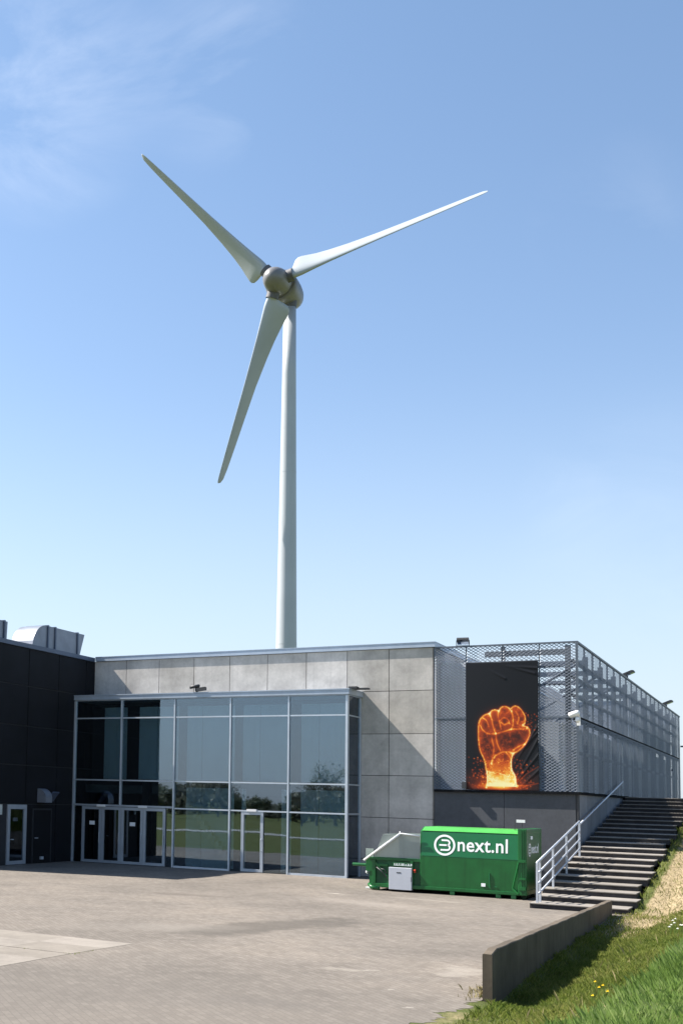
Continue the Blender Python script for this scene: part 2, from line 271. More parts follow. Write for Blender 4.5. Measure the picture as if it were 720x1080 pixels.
# ------------------------------------------------------------------ helpers
def link(name, me, mat=None, parent=None):
    o = bpy.data.objects.new(name, me); COL.objects.link(o)
    if mat is not None:
        for mm in (mat if isinstance(mat, (list, tuple)) else [mat]): me.materials.append(MATS[mm])
    if parent is not None: o.parent = parent
    return o
def thing(name, label, cat, loc=(0, 0, 0), rz=0.0, group=None):
    o = bpy.data.objects.new(name, None); COL.objects.link(o); o.location = loc; o.rotation_euler = (0, 0, rz); o.empty_display_size = 0.3
    return tag(o, label, cat, group)
def tag(o, label, cat, group=None):
    o['label'] = label; o['category'] = cat
    if group: o['group'] = group
    return o
def structure(o): o['kind'] = 'structure'; return o
class MB:
    """collects boxes, tubes and faces; build() links them as ONE mesh object"""
    def __init__(s): s.v = []; s.f = []; s.mi = []
    def face(s, pts, mi=0):
        b = len(s.v); s.v += [tuple(p) for p in pts]; s.f.append(tuple(range(b, b + len(pts)))); s.mi.append(mi); return s
    def box(s, x0, x1, y0, y1, z0, z1, mi=0, M=None):
        b = len(s.v)
        P = [(x0, y0, z0), (x1, y0, z0), (x1, y1, z0), (x0, y1, z0), (x0, y0, z1), (x1, y0, z1), (x1, y1, z1), (x0, y1, z1)]
        if M is not None: P = [tuple(M @ Vector(p)) for p in P]
        s.v += P
        for q in ((0, 3, 2, 1), (4, 5, 6, 7), (0, 1, 5, 4), (1, 2, 6, 5), (2, 3, 7, 6), (3, 0, 4, 7)): s.f.append(tuple(b + i for i in q)); s.mi.append(mi)
        return s
    def beam(s, a, b_, w, h, mi=0, up=(0, 0, 1)):
        a = Vector(a); b_ = Vector(b_); d = (b_ - a); ln = d.length; d.normalize(); u = Vector(up)
        if abs(d.dot(u)) > 0.99: u = Vector((0, 1, 0))
        sx = d.cross(u).normalized(); uz = sx.cross(d)
        M = Matrix((sx, d, uz)).transposed().to_4x4(); M.translation = a
        return s.box(-w / 2, w / 2, 0, ln, -h / 2, h / 2, mi, M)
    def tube(s, pts, r, n=10, mi=0, caps=True):
        pts = [Vector(p) for p in pts]; rs = r if isinstance(r, (list, tuple)) else [r] * len(pts)
        rings = []; u = None
        for i, p in enumerate(pts):
            d = (pts[min(i + 1, len(pts) - 1)] - pts[max(i - 1, 0)]).normalized()
            if u is None: u = d.orthogonal().normalized()
            u = (u - d * u.dot(d)).normalized(); w = d.cross(u)
            b = len(s.v)
            for k in range(n):
                t = 2 * math.pi * k / n; s.v.append(tuple(p + (u * math.cos(t) + w * math.sin(t)) * rs[i]))
            rings.append(b)
        for a, b in zip(rings[:-1], rings[1:]):
            for k in range(n):
                k2 = (k + 1) % n; s.f.append((a + k, a + k2, b + k2, b + k)); s.mi.append(mi)
        if caps:
            s.f.append(tuple(rings[0] + k for k in reversed(range(n)))); s.mi.append(mi)
            s.f.append(tuple(rings[-1] + k for k in range(n))); s.mi.append(mi)
        return s
    def prism(s, prof, axis, a, b, mi=0):
        """extrude a 2-D profile along an axis: 'x' -> prof is (y,z); 'y' -> (x,z); 'z' -> (x,y)"""
        f = {'x': lambda p, t: (t, p[0], p[1]), 'y': lambda p, t: (p[0], t, p[1]), 'z': lambda p, t: (p[0], p[1], t)}[axis]
        n = len(prof); o = len(s.v)
        s.v += [f(p, a) for p in prof] + [f(p, b) for p in prof]
        for k in range(n): k2 = (k + 1) % n; s.f.append((o + k, o + k2, o + n + k2, o + n + k)); s.mi.append(mi)
        s.f.append(tuple(o + k for k in reversed(range(n)))); s.mi.append(mi); s.f.append(tuple(o + n + k for k in range(n))); s.mi.append(mi)
        return s
    def mesh(s, name):
        me = bpy.data.meshes.new(name); me.from_pydata(s.v, [], s.f); me.update()
        me.polygons.foreach_set('material_index', s.mi)
        bm = bmesh.new(); bm.from_mesh(me); bmesh.ops.recalc_face_normals(bm, faces=bm.faces); bm.to_mesh(me); bm.free()
        return me
    def build(s, name, mat, parent=None, smooth=False, bevel=0.0):
        me = s.mesh(name); o = link(name, me, mat, parent)
        if smooth:
            me.polygons.foreach_set('use_smooth', [True] * len(me.polygons))
        if bevel > 0:
            b = o.modifiers.new('bevel', 'BEVEL'); b.width = bevel; b.segments = 2; b.limit_method = 'ANGLE'
        return o
def np_mesh(name, V, F):
    me = bpy.data.meshes.new(name); V = np.asarray(V, np.float32); F = np.asarray(F, np.int32)
    me.vertices.add(len(V)); me.vertices.foreach_set('co', V.ravel())
    k = F.shape[1]; me.loops.add(F.size); me.loops.foreach_set('vertex_index', F.ravel())
    me.polygons.add(len(F)); me.polygons.foreach_set('loop_start', np.arange(0, F.size, k, dtype=np.int32)); me.polygons.foreach_set('loop_total', np.full(len(F), k, np.int32))
    me.update(calc_edges=True); me.validate(); return me
def copy_tree(o, parent=None):
    c = o.copy(); COL.objects.link(c)
    if parent is not None: c.parent = parent
    for ch in list(o.children): copy_tree(ch, c)
    return c
def text_mesh(name, body, size, M, mat, parent, extrude=0.004, off=0.012, sx=1.0, spacing=1.0):
    cu = bpy.data.curves.new(name, 'FONT'); cu.body = body; cu.size = size; cu.extrude = extrude; cu.offset = off; cu.resolution_u = 4; cu.space_character = spacing
    t = bpy.data.objects.new(name, cu); COL.objects.link(t)
    bpy.context.view_layer.update()
    me = bpy.data.meshes.new_from_object(t.evaluated_get(bpy.context.evaluated_depsgraph_get()))
    bpy.data.objects.remove(t); bpy.data.curves.remove(cu)
    me.transform(Matrix.Diagonal((sx, 1, 1, 1))); me.transform(M); me.materials.clear()
    return link(name, me, mat, parent)
def sstep(a, b, x): t = np.clip((x - a) / (b - a), 0, 1); return t * t * (3 - 2 * t)

# ------------------------------------------------------------------ terrain
RISE, RUN, Y0S = 0.155, 1.01, -9.5          # outdoor stair: 22 deep treads climbing the dike
NST = 22; YTOP = Y0S + NST * RUN; ZTOP = NST * RISE
def height(X, Y):
    X = np.asarray(X, float); Y = np.asarray(Y, float)
    e = np.clip((Y - Y0S - 0.4) * RISE / RUN, 0, ZTOP - 0.02)
    cross = 0.27 * (np.clip(X - 11.35, 0, 5.3) + 0.12 * np.sqrt(np.clip(X - 11.35, 0, 5.3))) - 0.16 * sstep(10.62, 10.82, X) * (1 - sstep(11.0, 11.9, X)) * sstep(-27.6, -26.6, Y) * (1 - sstep(-12, -10.5, Y))
    near = sstep(-75, -52, Y)
    far = 1 - sstep(170, 240, X) 
    h = (e * sstep(10.42, 10.60, X) + cross * near + 0.05 * np.sin(X * 1.7 + Y * 0.6) * sstep(11.2, 12.5, X) * near) * far
    land = sstep(7.86, 8.0, X) * (1 - sstep(10.42, 10.60, X)) * sstep(YTOP - 0.05, YTOP + 0.05, Y) * (ZTOP - 0.02)
    low = -0.06 * (1 - sstep(8.9, 9.3, X)) * (sstep(-46, -44, Y))
    return h + land + low - 0.004
xs = np.unique(np.concatenate([[-2500, -1200, -600, -300, -200, -140, -100, -80], np.arange(-60, 8, 4.0), [7.86, 8.0], np.arange(8.5, 10.5, 0.5), np.arange(10.5, 13, 0.1), np.arange(13, 22, 0.4), [24, 28, 34, 42, 60, 90, 140, 170, 200, 240, 400, 800, 2500]]))
ys = np.unique(np.concatenate([[-2500, -1200, -600, -300, -200, -150, -110], np.arange(-90, -48, 3.0), np.arange(-48, 16, 0.4), [YTOP - 0.05, YTOP + 0.05], np.arange(16, 60, 2), [70, 90, 120, 160, 240, 500, 1200, 2500]]))
GX, GY = np.meshgrid(xs, ys); GZ = height(GX, GY)
nx, ny = len(xs), len(ys); idx = np.arange(nx * ny).reshape(ny, nx)
F = np.stack([idx[:-1, :-1], idx[:-1, 1:], idx[1:, 1:], idx[1:, :-1]], -1).reshape(-1, 4)
me = np_mesh('grass_ground', np.stack([GX, GY, GZ], -1).reshape(-1, 3), F)
def dryness(X, Y):
    d = 0.86 * sstep(-18.5, -11.5, Y - 0.9 * (X - 11)) * (1 - 0.55 * sstep(2.0, 9.0, Y)) * (1 - sstep(14.5, 17, X))
    edge = 1 - sstep(0.02, 0.5, np.abs(X - 10.62)); d = d * (1 - 0.75 * edge * (Y > -9))
    d = np.maximum(d, 0.30 * (1 - sstep(0.1, 0.9, np.abs(X - 10.6))) * sstep(-36, -27, -np.abs(Y + 29) - 27) )
    d = np.maximum(d, 0.42 * sstep(0.55, 0.9, 0.5 + 0.25 * np.sin(X * 2.7 + 1.9 * np.sin(Y * 0.7)) + 0.25 * np.sin(Y * 1.3 + 1.7 * np.sin(X * 1.9))) * (1 - sstep(13.0, 14.0, X)))
    return np.clip(d, 0, 1) * (np.asarray(X) > 9)
a = me.attributes.new('dryness', 'FLOAT', 'POINT'); a.data.foreach_set('value', dryness(GX, GY).ravel().astype(np.float32))
me.polygons.foreach_set('use_smooth', [True] * len(me.polygons))
structure(link('grass_ground', me, 'grass_soil'))

# paved yard, ragged where the turf creeps over it
edge = []
for y in np.arange(-10.0, -46.01, -0.06):
    x = 10.62 if y > -27.2 else 10.62 - 0.10 * (-27.2 - y) * 0.9 + 0.08 * math.sin(y * 5.1) + 0.05 * math.sin(y * 11.7 + 1) + 0.04 * math.sin(y * 31 + 2) + 0.03 * math.sin(y * 53)
    edge.append((x, y))
poly = [(-60, 0.0), (8.02, 0.0), (8.02, -9.5), (10.62, -9.5)] + edge + [(-2.0, -46), (-6.3, -18.6), (-16, -20.2), (-60, -21.5)]
structure(MB().face([(x, y, 0.0) for x, y in reversed(poly)]).build('yard_paving', 'block_paving'))
# two pale concrete slabs let into the paving at the left edge of the picture
sl = MB()
def slab(pts): sl.face([(x, y, 0.004) for x, y in pts])
slab([(3.55, -25.0), (-2.0, -24.85), (-2.0, -27.05), (0.6, -27.05), (3.40, -27.1)][::-1])
slab([(3.40, -27.14), (3.34, -29.45), (-1.5, -29.4), (-1.5, -27.09)])
structure(sl.build('concrete_slabs', 'slab_concrete'))
# grey lane across the meadow on the far side of the yard (seen mirrored in the glass)
structure(MB().face([(-300, -62, 0.02), (-300, -67, 0.02), (-60, -60, 0.02), (5, -52, 0.02), (5, -48, 0.02), (-60, -55, 0.02)][::-1]).build('lane', 'road_grey'))

# ------------------------------------------------------------------ dark hall on the left (wall facing +X)
X0 = -12.23; YE = -9.55
dh = thing('dark_hall', 'long black panelled hall with narrow side window, left of the glass entrance', 'building', (X0, -4, 0))
def rel(o, t):                      # keep world placement while parenting to a thing that is not at the origin
    o.parent = t; o.matrix_parent_inverse = t.matrix_basis.inverted(); return o
def part(mb, name, mat, t, **k):
    o = mb.build(name, mat, **k); return rel(o, t)
seamy = [YE, -7.62, -5.33, -3.0, -0.72, 0.0]; seamz = [0.0, 2.44, 4.03, 5.64, 7.29, 8.86]
w = MB(); w.box(X0 - 28, X0 - 0.03, YE + 0.03, 30, -0.05, 8.86, 1)
g = 0.02
for i in range(len(seamy) - 1):
    for k in range(len(seamz) - 1):
        ya, yb = seamy[i] + g, seamy[i + 1] - g
        if k == 0 and i == 1:
            continue
        w.box(X0 - 0.03, X0, ya, yb, seamz[k] + g, seamz[k + 1] - g)
for i in range(12):                  # end wall facing the camera's far left, same panels
    for k in range(5): w.box(X0 - 2.3 * (i + 1) + g, X0 - 2.3 * i - g, YE, YE + 0.03, seamz[k] + g, seamz[k + 1] - g)
part(w, 'wall', ['black_cladding', 'black_joint'], dh)
c = MB(); c.box(X0 - 28, X0 + 0.06, YE - 0.06, YE + 0.3, 8.862, 9.04); c.box(X0 - 0.3, X0 + 0.06, YE + 0.302, -0.085, 8.862, 9.04); part(c, 'roof_cap', 'cap_dark', dh)
part(MB().box(X0 - 27.9, X0 - 0.3, YE + 0.3, 29.9, 8.865, 8.95), 'roof', 'roof_felt', dh)
# narrow window
fr = MB(); 
for (a, b, z0, z1) in ((-6.60, -6.42, 0.02, 2.42), (-5.42, -5.24, 0.02, 2.42), (-6.42, -5.42, 2.24, 2.42), (-6.42, -5.42, 0.02, 0.16)): fr.box(X0 - 0.05, X0 + 0.03, a, b, z0, z1)
win = part(fr, 'window', 'door_aluminium', dh)
rel(MB().box(X0 - 0.02, X0 - 0.01, -6.42, -5.42, 0.16, 2.24).build('pane', 'dark_glass'), win)
rel(MB().tube([(X0 + 0.03, -6.36, 1.02), (X0 + 0.09, -6.36, 1.02), (X0 + 0.09, -6.24, 1.02)], 0.018).build('handle', 'aluminium'), win)
# flush black side door
d = part(MB().box(X0, X0 + 0.03, -4.75, -3.42, 0.03, 2.2), 'door', 'black_cladding', dh)
dfm = MB(); [dfm.box(X0, X0 + 0.05, *q) for q in ((-4.82, -4.75, 0.03, 2.27), (-3.42, -3.35, 0.03, 2.27), (-4.75, -3.42, 2.2, 2.27))]
rel(dfm.build('frame', 'black_joint'), d)
rel(MB().tube([(X0 + 0.03, -4.6, 1.05), (X0 + 0.09, -4.6, 1.05), (X0 + 0.09, -4.46, 1.05)], 0.02).build('handle', 'aluminium'), d)
# vent hood: curved sheet-metal cowl with a lifted flap
vh = MB(); prof = [(X0, 2.52), (X0, 3.10)] + [(X0 + 0.42 * math.sin(t), 2.70 + 0.40 * math.cos(t)) for t in np.linspace(0.15, 1.5, 9)] + [(X0 + 0.42, 2.52)]
vh.prism(prof, 'y', -4.45, -3.95)
vent = part(vh, 'vent_hood', 'duct_metal', dh)
rel(MB().prism([(X0 + 0.10, 2.60), (X0 + 0.42, 2.98), (X0 + 0.46, 2.95), (X0 + 0.16, 2.57)], 'y', -3.93, -3.45).build('flap', 'cap_dark'), vent)
part(MB().box(X0, X0 + 0.10, -4.2, -4.0, 0.16, 0.28), 'socket', 'aluminium', dh)
part(MB().box(X0, X0 + 0.08, -7.25, -7.08, 2.02, 2.42), 'sign_plate', 'plate_grey', dh)

# roof ducts: rectangular section, nose curved down into the roof, far end cut on a slant
def duct(name, label, ys_, ye_, z0, z1, xa, xb, slant):
    t = thing(name, label, 'duct', ((xa + xb) / 2, (ys_ + ye_) / 2, 8.95), 0, 'ventilation ducts on the roof')
    r = z1 - z0
    prof = [(ys_, 8.95), ] + [(ys_ + r * 1.0 * (1 - math.cos(a)), z0 + r * math.sin(a)) for a in np.linspace(0.0, math.pi / 2, 12)] + [(ye_, z1), (ye_ - slant, z0), (ye_ - slant, 8.95)]
    rel(MB().prism(prof, 'x', xa, xb).build('duct_body', 'duct_metal'), t)
    n = 0
    for yy in ((ys_ + r * 1.05), (ys_ + r * 1.6), ye_ - slant - 0.25):
        if yy > ye_ - slant: break
        rel(MB().box(xb, xb + 0.05, yy, yy + 0.09, 8.95, z1 + 0.03).box(xa, xb, yy, yy + 0.09, z1, z1 + 0.03).build('flange', 'cap_dark'), t)
    return t
duct('roof_duct', 'grey ventilation duct with curved nose and slanted end on the black roof', -4.35, -0.10, 9.05, 10.12, -13.85, -12.75, 0.42)
duct('roof_duct', 'grey duct with rounded top at the left picture edge, only partly in view', -9.0, -6.15, 9.05, 9.9, -14.2, -12.8, 0.05)

# ------------------------------------------------------------------ concrete hall
ch = thing('concrete_hall', 'light grey concrete panel hall with pale metal roof edge, behind the glass entrance', 'building', (-4, 0, 0))
X1 = 2.78
jx = [-12.23, -10.60, -8.97, -7.30, -5.64, -3.955, -2.285, -0.59, 1.08, X1]; jz = [0.0, 0.69, 2.31, 3.94, 5.56, 7.23, 8.88]
w = MB(); w.box(X0, X1 - 0.03, 0.03, 30, 6.9, 8.88, 1); w.box(-0.1, X1 - 0.03, 0.03, 30, -0.05, 6.9, 1)
g = 0.012
for k in range(6):
    for i in range(9):
        if k < 5 and i < 7: continue
        w.box(jx[i] + g, jx[i + 1] - g, 0.0, 0.03, jz[k] + g, jz[k + 1] - g)
for k in range(6):
    for i in range(18): w.box(X1 - 0.03, X1, 0.03 + i * 1.66 + (0 if i else -0.03), 0.03 + (i + 1) * 1.66 - 2 * g, jz[k] + g, jz[k + 1] - g)
part(w, 'wall', ['wall_concrete', 'joint_dark'], ch)
c = MB(); c.box(X0 + 0.065, X1 + 0.07, -0.075, 0.35, 8.885, 9.06); c.box(X0 + 0.065, X1 + 0.085, -0.09, 0.36, 9.063, 9.09); c.box(X1 - 0.3, X1 + 0.07, 0.352, 30, 8.885, 9.06); c.box(X1 - 0.3, X1 + 0.085, 0.362, 30, 9.063, 9.09)
part(c, 'roof_cap', 'cap_metal', ch)
part(MB().box(X0 + 0.07, X1 - 0.3, 0.36, 29.9, 8.885, 8.95), 'roof', 'roof_felt', ch)

# ------------------------------------------------------------------ glass entrance
ge = thing('glass_entrance', 'two storey glass entrance front with aluminium mullions and flat metal canopy', 'building', (-6, -1.6, 0))
G = -1.6
cn = MB(); cn.box(-12.26, 0.06, G - 0.12, -0.003, 7.0, 7.17); cn.box(-12.28, 0.08, G - 0.14, -0.003, 7.173, 7.215); cn.box(-12.20, 0.0, G - 0.06, -0.003, 6.955, 6.997)
part(cn, 'canopy', 'cap_metal', ge)
mull = [-12.19, -9.866, -7.35, -4.841, -2.37, -0.04]
for i, x in enumerate(mull):
    hw = 0.045 if i in (0, 5) else 0.032
    part(MB().box(x - hw, x + hw, G - 0.07, G + 0.10, 0.0 if i != 1 else 2.50, 6.953), 'mullion', 'aluminium', ge)
lev = [0.05, 2.42, 3.54, 6.20, 6.95]
for i in range(5):
    a, b = mull[i] + 0.046, mull[i + 1] - 0.046
    for z in (2.42, 3.54, 6.20):
        if z == 2.42 and i in (0, 1):
            part(MB().box(mull[i] + (0.046 if i == 0 else 0.0), (mull[i + 1] if i == 0 else b), G - 0.07, G + 0.06, 2.42, 2.50), 'transom', 'door_aluminium', ge); continue
        part(MB().box(a, b, G - 0.06, G + 0.06, z - 0.028, z + 0.028), 'transom', 'aluminium', ge)
    if i not in (0, 1, 3): part(MB().box(a, b, G - 0.05, G + 0.06, 0.0, 0.075), 'sill', 'aluminium', ge)
def pane(x0, x1, z0, z1, y=G, mat='coated_glass'):
    M = Matrix.Translation(((x0 + x1) / 2, y, (z0 + z1) / 2)) @ Matrix.Rotation(random.uniform(-0.004, 0.004), 4, 'Z') @ Matrix.Rotation(random.uniform(-0.003, 0.003), 4, 'X')
    a, b = (x1 - x0) / 2, (z1 - z0) / 2
    part(MB().box(-a, a, -0.006, 0.006, -b, b, 0, M), 'pane', mat, ge)
for i in range(5):
    a, b = mull[i] + 0.045, mull[i + 1] - 0.045
    pane(a, b, 6.23, 6.95); pane(a, b, 3.57, 6.17); pane(a, b, 2.50 if i < 2 else 2.45, 3.51)
    if i in (2, 4): pane(a, b, 0.075, 2.39)
pane(-12.14, -11.78, 0.02, 2.42, G, 'dark_glass'); pane(-7.66, -7.395, 0.02, 2.42); pane(-4.79, -4.36, 0.02, 2.39); pane(-3.36, -2.42, 0.02, 2.39)
# doors
def door(x0, x1, z1, sticker, mat):
    f = MB(); t = 0.12
    f.box(x0, x0 + t, G - 0.05, G + 0.05, 0.02, z1); f.box(x1 - t, x1, G - 0.05, G + 0.05, 0.02, z1); f.box(x0 + t, x1 - t, G - 0.05, G + 0.05, z1 - t, z1); f.box(x0 + t, x1 - t, G - 0.05, G + 0.05, 0.02, 0.13)
    d = part(f, 'door', 'door_aluminium', ge)
    rel(MB().box(x0 + t, x1 - t, G - 0.006, G + 0.006, 0.13, z1 - t).build('pane', mat), d)
    rel(MB().tube([(x1 - 0.07, G - 0.05, 0.85), (x1 - 0.07, G - 0.11, 0.88), (x1 - 0.07, G - 0.11, 1.30), (x1 - 0.07, G - 0.05, 1.33)], 0.016).build('handle', 'aluminium'), d)
    if sticker: rel(MB().box((x0 + x1) / 2 - 0.12, (x0 + x1) / 2 + 0.14, G - 0.012, G - 0.007, 1.62, 1.78).build('notice', 'white_plastic'), d)
    return d
door(-11.73, -10.76, 2.40, True, 'dark_glass'); door(-10.75, -9.80, 2.40, False, 'dark_glass'); door(-9.79, -8.75, 2.40, True, 'dark_glass'); door(-8.74, -7.70, 2.40, False, 'coated_glass')
door(-4.33, -3.39, 2.39, False, 'coated_glass')
for x in (-10.76, -8.75, -3.86): part(MB().box(x - 0.20, x + 0.20, G - 0.13, G - 0.051, 2.40, 2.49), 'door_closer', 'white_plastic', ge)
# glazed return on the right
for z0, z1 in ((0.02, 2.39), (2.45, 3.51), (3.57, 6.17), (6.23, 6.95)):
    part(MB().box(-0.046, -0.034, G + 0.10, -0.14, z0, z1), 'side_pane', 'side_glass', ge)
part(MB().box(-0.09, 0.01, -0.14, -0.02, 0.0, 6.953), 'wall_post', 'aluminium', ge)
for z in (2.42, 3.54, 6.20): part(MB().box(-0.07, -0.01, G + 0.10, -0.14, z - 0.025, z + 0.025), 'side_rail', 'aluminium', ge)
# inside: floor slab edge, rear wall, ceiling, blinds behind the glass
it = MB(); it.box(-12.2, 6.9 - 7.0, 5.6, 5.7, 0, 6.9); it.box(-12.2, -0.1, 0.04, 5.59, 6.85, 6.895); it.box(-12.2, -0.1, -0.6, 5.59, 3.0, 3.35); it.box(-12.2, -0.1, G + 0.12, 5.59, -0.04, -0.004)
part(it, 'interior', 'interior_wall', ge)
for i in range(5):
    a, b = mull[i], mull[i + 1]
    for z0, z1 in ((3.60, 6.70), (0.05, 3.30)):
        if i == 3 and z0 < 1: spans = [(a + 0.28, a + 0.45), (b - 0.50, b - 0.10)]
        elif i == 0: spans = [(a + 1.15, b - 0.05)] if z0 > 1 else []
        elif i == 1: spans = [(a + 0.55, a + 1.4), (a + 1.42, b - 0.1)] if z0 > 1 else []
        elif i == 2: spans = [(a + 0.30, a + 0.98), (a + 1.0, b - 0.06)]
        else: spans = [(a + 0.30, a + 1.02), (a + 1.04, b - 0.16)]
        for s0, s1 in spans: part(MB().box(s0, s1, G + 0.55, G + 0.57, z0, z1), 'blind', 'blind_fabric', ge)
part(MB().box(-9.2, -8.9, -0.9, -0.6, 0, 6.85), 'column', 'interior_dark', ge)
# interior staircase seen through the middle bay
st = thing('indoor_staircase', 'pale straight staircase seen dimly through the middle glass bay', 'staircase', (-6.2, -0.95, 0))
sg = MB()
for k in range(12):
    sg.box(-6.95 + k * 0.165, -6.95 + (k + 1) * 0.165 + 0.02, -1.28, -1.10, 2.75 - k * 0.20 - 0.34, 2.75 - k * 0.20)
rel(sg.build('stringer', 'stair_light'), st)

# ------------------------------------------------------------------ mesh clad building on the right
X2 = 7.85; YM = 39.5; MB0, MM, MT = 3.45, 6.14, 8.86
mc = thing('mesh_clad_building', 'grey building wrapped in expanded metal mesh above a dark concrete base', 'building', (5.3, 0, 0))
w = MB()
for a, b in ((X1 + 0.005, 5.31), (5.325, X2 - 0.10)): w.box(a, b, 0.05, 0.30, -0.05, 3.36)
part(w, 'base_wall', 'base_concrete', mc)
part(MB().box(X2 - 0.085, X2 - 0.015, 0.06, 0.30, -0.05, 3.36), 'base_joint', 'joint_dark', mc)
w = MB()
for i in range(20): w.box(X2 - 0.25, X2, 0.07 + i * 1.97 + 0.23 * (i == 0), 0.07 + (i + 1) * 1.97 - 0.012, -0.05, 3.36)
part(w, 'side_wall', 'side_concrete', mc)
part(MB().box(X1 + 0.03, X2 + 0.06, -0.05, 0.02, 3.36, 3.45).box(X2 - 0.01, X2 + 0.06, 0.022, YM, 3.36, 3.45), 'ledge', 'matte_black', mc)
fx = [X1 + 0.03, 3.98, 5.29, 6.565, X2]
def mesh_panel(p0, p1, z0, z1, nrm, off=0.010, wv=0.0150, cell=0.080, row=0.054):
    """expanded metal: rows of zigzag strands, each strand a twisted ribbon touching its neighbours at the knuckles"""
    p0 = np.array(p0, float); p1 = np.array(p1, float); nrm = np.array(nrm, float)
    Lg = np.linalg.norm(p1 - p0); u = (p1 - p0) / Lg; px_, pz = cell, row
    ns = int(Lg / px_); nr = int((z1 - z0) / pz); px_ = Lg / ns; pz = (z1 - z0) / nr
    i = np.arange(ns + 1); V = []; Fc = []; base = 0
    for r in range(nr):
        zc = z0 + (r + 0.5) * pz + np.where((i + r) % 2, 0.5, -0.5) * pz * 0.92
        c = p0[None, :2] + u[None, :2] * (i * px_)[:, None]
        lo = np.concatenate([c + nrm[:2] * off, (zc - wv)[:, None]], 1); hi = np.concatenate([c - nrm[:2] * off, (zc + wv)[:, None]], 1)
        V.append(lo); V.append(hi); n = ns + 1
        Fc.append(np.stack([base + i[:-1], base + i[1:], base + n + i[1:], base + n + i[:-1]], 1)); base += 2 * n
    return np_mesh('mesh_panel', np.concatenate(V), np.concatenate(Fc))
for i in range(4):
    for z0, z1 in ((MB0 + 0.02, MM - 0.03), (MM + 0.03, MT - 0.05)):
        rel(link('mesh_panel', mesh_panel((fx[i] + 0.02, 0, 0), (fx[i + 1] - 0.02, 0, 0), z0, z1, (0, -1, 0)), 'mesh_metal'), mc)
BAY = YM / 20
for z0, z1 in ((MB0 + 0.02, MM - 0.04), (MM + 0.04, MT - 0.05)):
    pm = mesh_panel((0, 0.02, 0), (0, BAY - 0.02, 0), z0, z1, (1, 0, 0), 0.0050, 0.0165, 0.10, 0.058); pm.materials.append(MATS['mesh_metal'])
    for i in range(20):
        o = bpy.data.objects.new('mesh_panel', pm); COL.objects.link(o); o.location = (X2, i * BAY, 0); rel(o, mc)
# posts, rails
p = MB(); p.box(X2 - 0.05, X2 + 0.03, -0.03, 0.05, MB0, MT + 0.02); part(p, 'corner_post', 'frame_steel', mc)
for x in fx[:-1]: part(MB().box(x - 0.018, x + 0.018, 0.02, 0.07, MB0, MT), 'post', 'frame_steel', mc)
for i in range(1, 21): part(MB().box(X2 - 0.09, X2 - 0.02, i * BAY - (0.035 if i % 2 == 0 else 0.018), i * BAY + (0.035 if i % 2 == 0 else 0.018), MB0, MT), 'post', 'frame_steel', mc)
part(MB().box(X1 + 0.08, X2 - 0.052, -0.03, 0.06, MT - 0.04, MT + 0.02), 'top_rail', 'frame_steel', mc); part(MB().box(X2 - 0.06, X2 + 0.03, 0.052, YM, MT - 0.05, MT + 0.02), 'top_rail', 'frame_steel', mc)
part(MB().box(X1 + 0.08, X2 - 0.052, -0.02, 0.06, MM - 0.03, MM + 0.03), 'middle_rail', 'frame_steel', mc); part(MB().box(X2 - 0.16, X2 - 0.012, 0.052, YM, MM - 0.16, MM + 0.04), 'middle_rail', 'matte_black', mc)
# steel frame behind the mesh
fs = MB()
for i in range(0, 11):
    y = min(0.35 + i * 3.93, YM - 0.1)
    fs.box(X2 - 0.45, X2 - 0.27, y - 0.09, y + 0.09, MB0, MT - 0.08)
    fs.box(4.6, X2 - 0.452, y - 0.06, y + 0.06, 8.45, 8.65)
for z in (4.9, 6.95, 7.6, 8.20): fs.box(X2 - 0.26, X2 - 0.14, 0.12, YM - 0.1, z - 0.05, z + 0.05)
for z in (7.35, 8.0): fs.box(5.4, X2 - 0.5, 0.20, 0.27, z - 0.035, z + 0.035)
fs.box(5.20, 5.34, 0.18, 0.30, MB0, MT - 0.06)
for k in range(3): fs.beam((4.5, 1.2 + 5 * k, 6.3), (X2 - 0.5, 3.8 + 5 * k, 8.5), 0.09, 0.09); fs.beam((4.5, 3.8 + 5 * k, 8.5), (X2 - 0.5, 1.2 + 5 * k, 6.6), 0.09, 0.09)
part(fs, 'steel_frame', 'frame_steel', mc)
iw = MB(); iw.box(X1 + 0.02, 4.28, 1.0, 7.0, MB0, 8.35); part(iw, 'inner_wall', 'inner_sheet', mc)
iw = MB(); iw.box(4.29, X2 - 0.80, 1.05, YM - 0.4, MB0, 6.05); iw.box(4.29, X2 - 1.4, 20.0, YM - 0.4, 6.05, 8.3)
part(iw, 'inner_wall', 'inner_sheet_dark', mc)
for i in range(40):
    if i % 4 == 3: continue
    y = 1.1 + i * 0.96; part(MB().box(X2 - 0.80, X2 - 0.70, y, y + (0.52 if i % 2 else 0.62), MB0 + 0.05, 6.0), 'cladding_strip', 'inner_sheet', mc)
    if i > 19: part(MB().box(X2 - 0.80, X2 - 0.70, y, y + (0.52 if i % 2 else 0.62), 6.25, 8.5 - (0.9 if i % 5 == 2 else 0)), 'cladding_strip', 'inner_sheet', mc)
part(MB().box(X1 + 0.02, X2 - 0.27, 0.31, YM - 0.2, 3.36, 3.44), 'floor_deck', 'inner_sheet_dark', mc)
part(MB().box(X2 + 0.02, X2 + 0.10, YM - 6.05, YM - 5.95, 5.2, 5.32).box(X2 + 0.02, X2 + 0.3, YM + 0.02, YM + 0.12, 6.9, 7.0), 'bracket', 'frame_steel', mc)

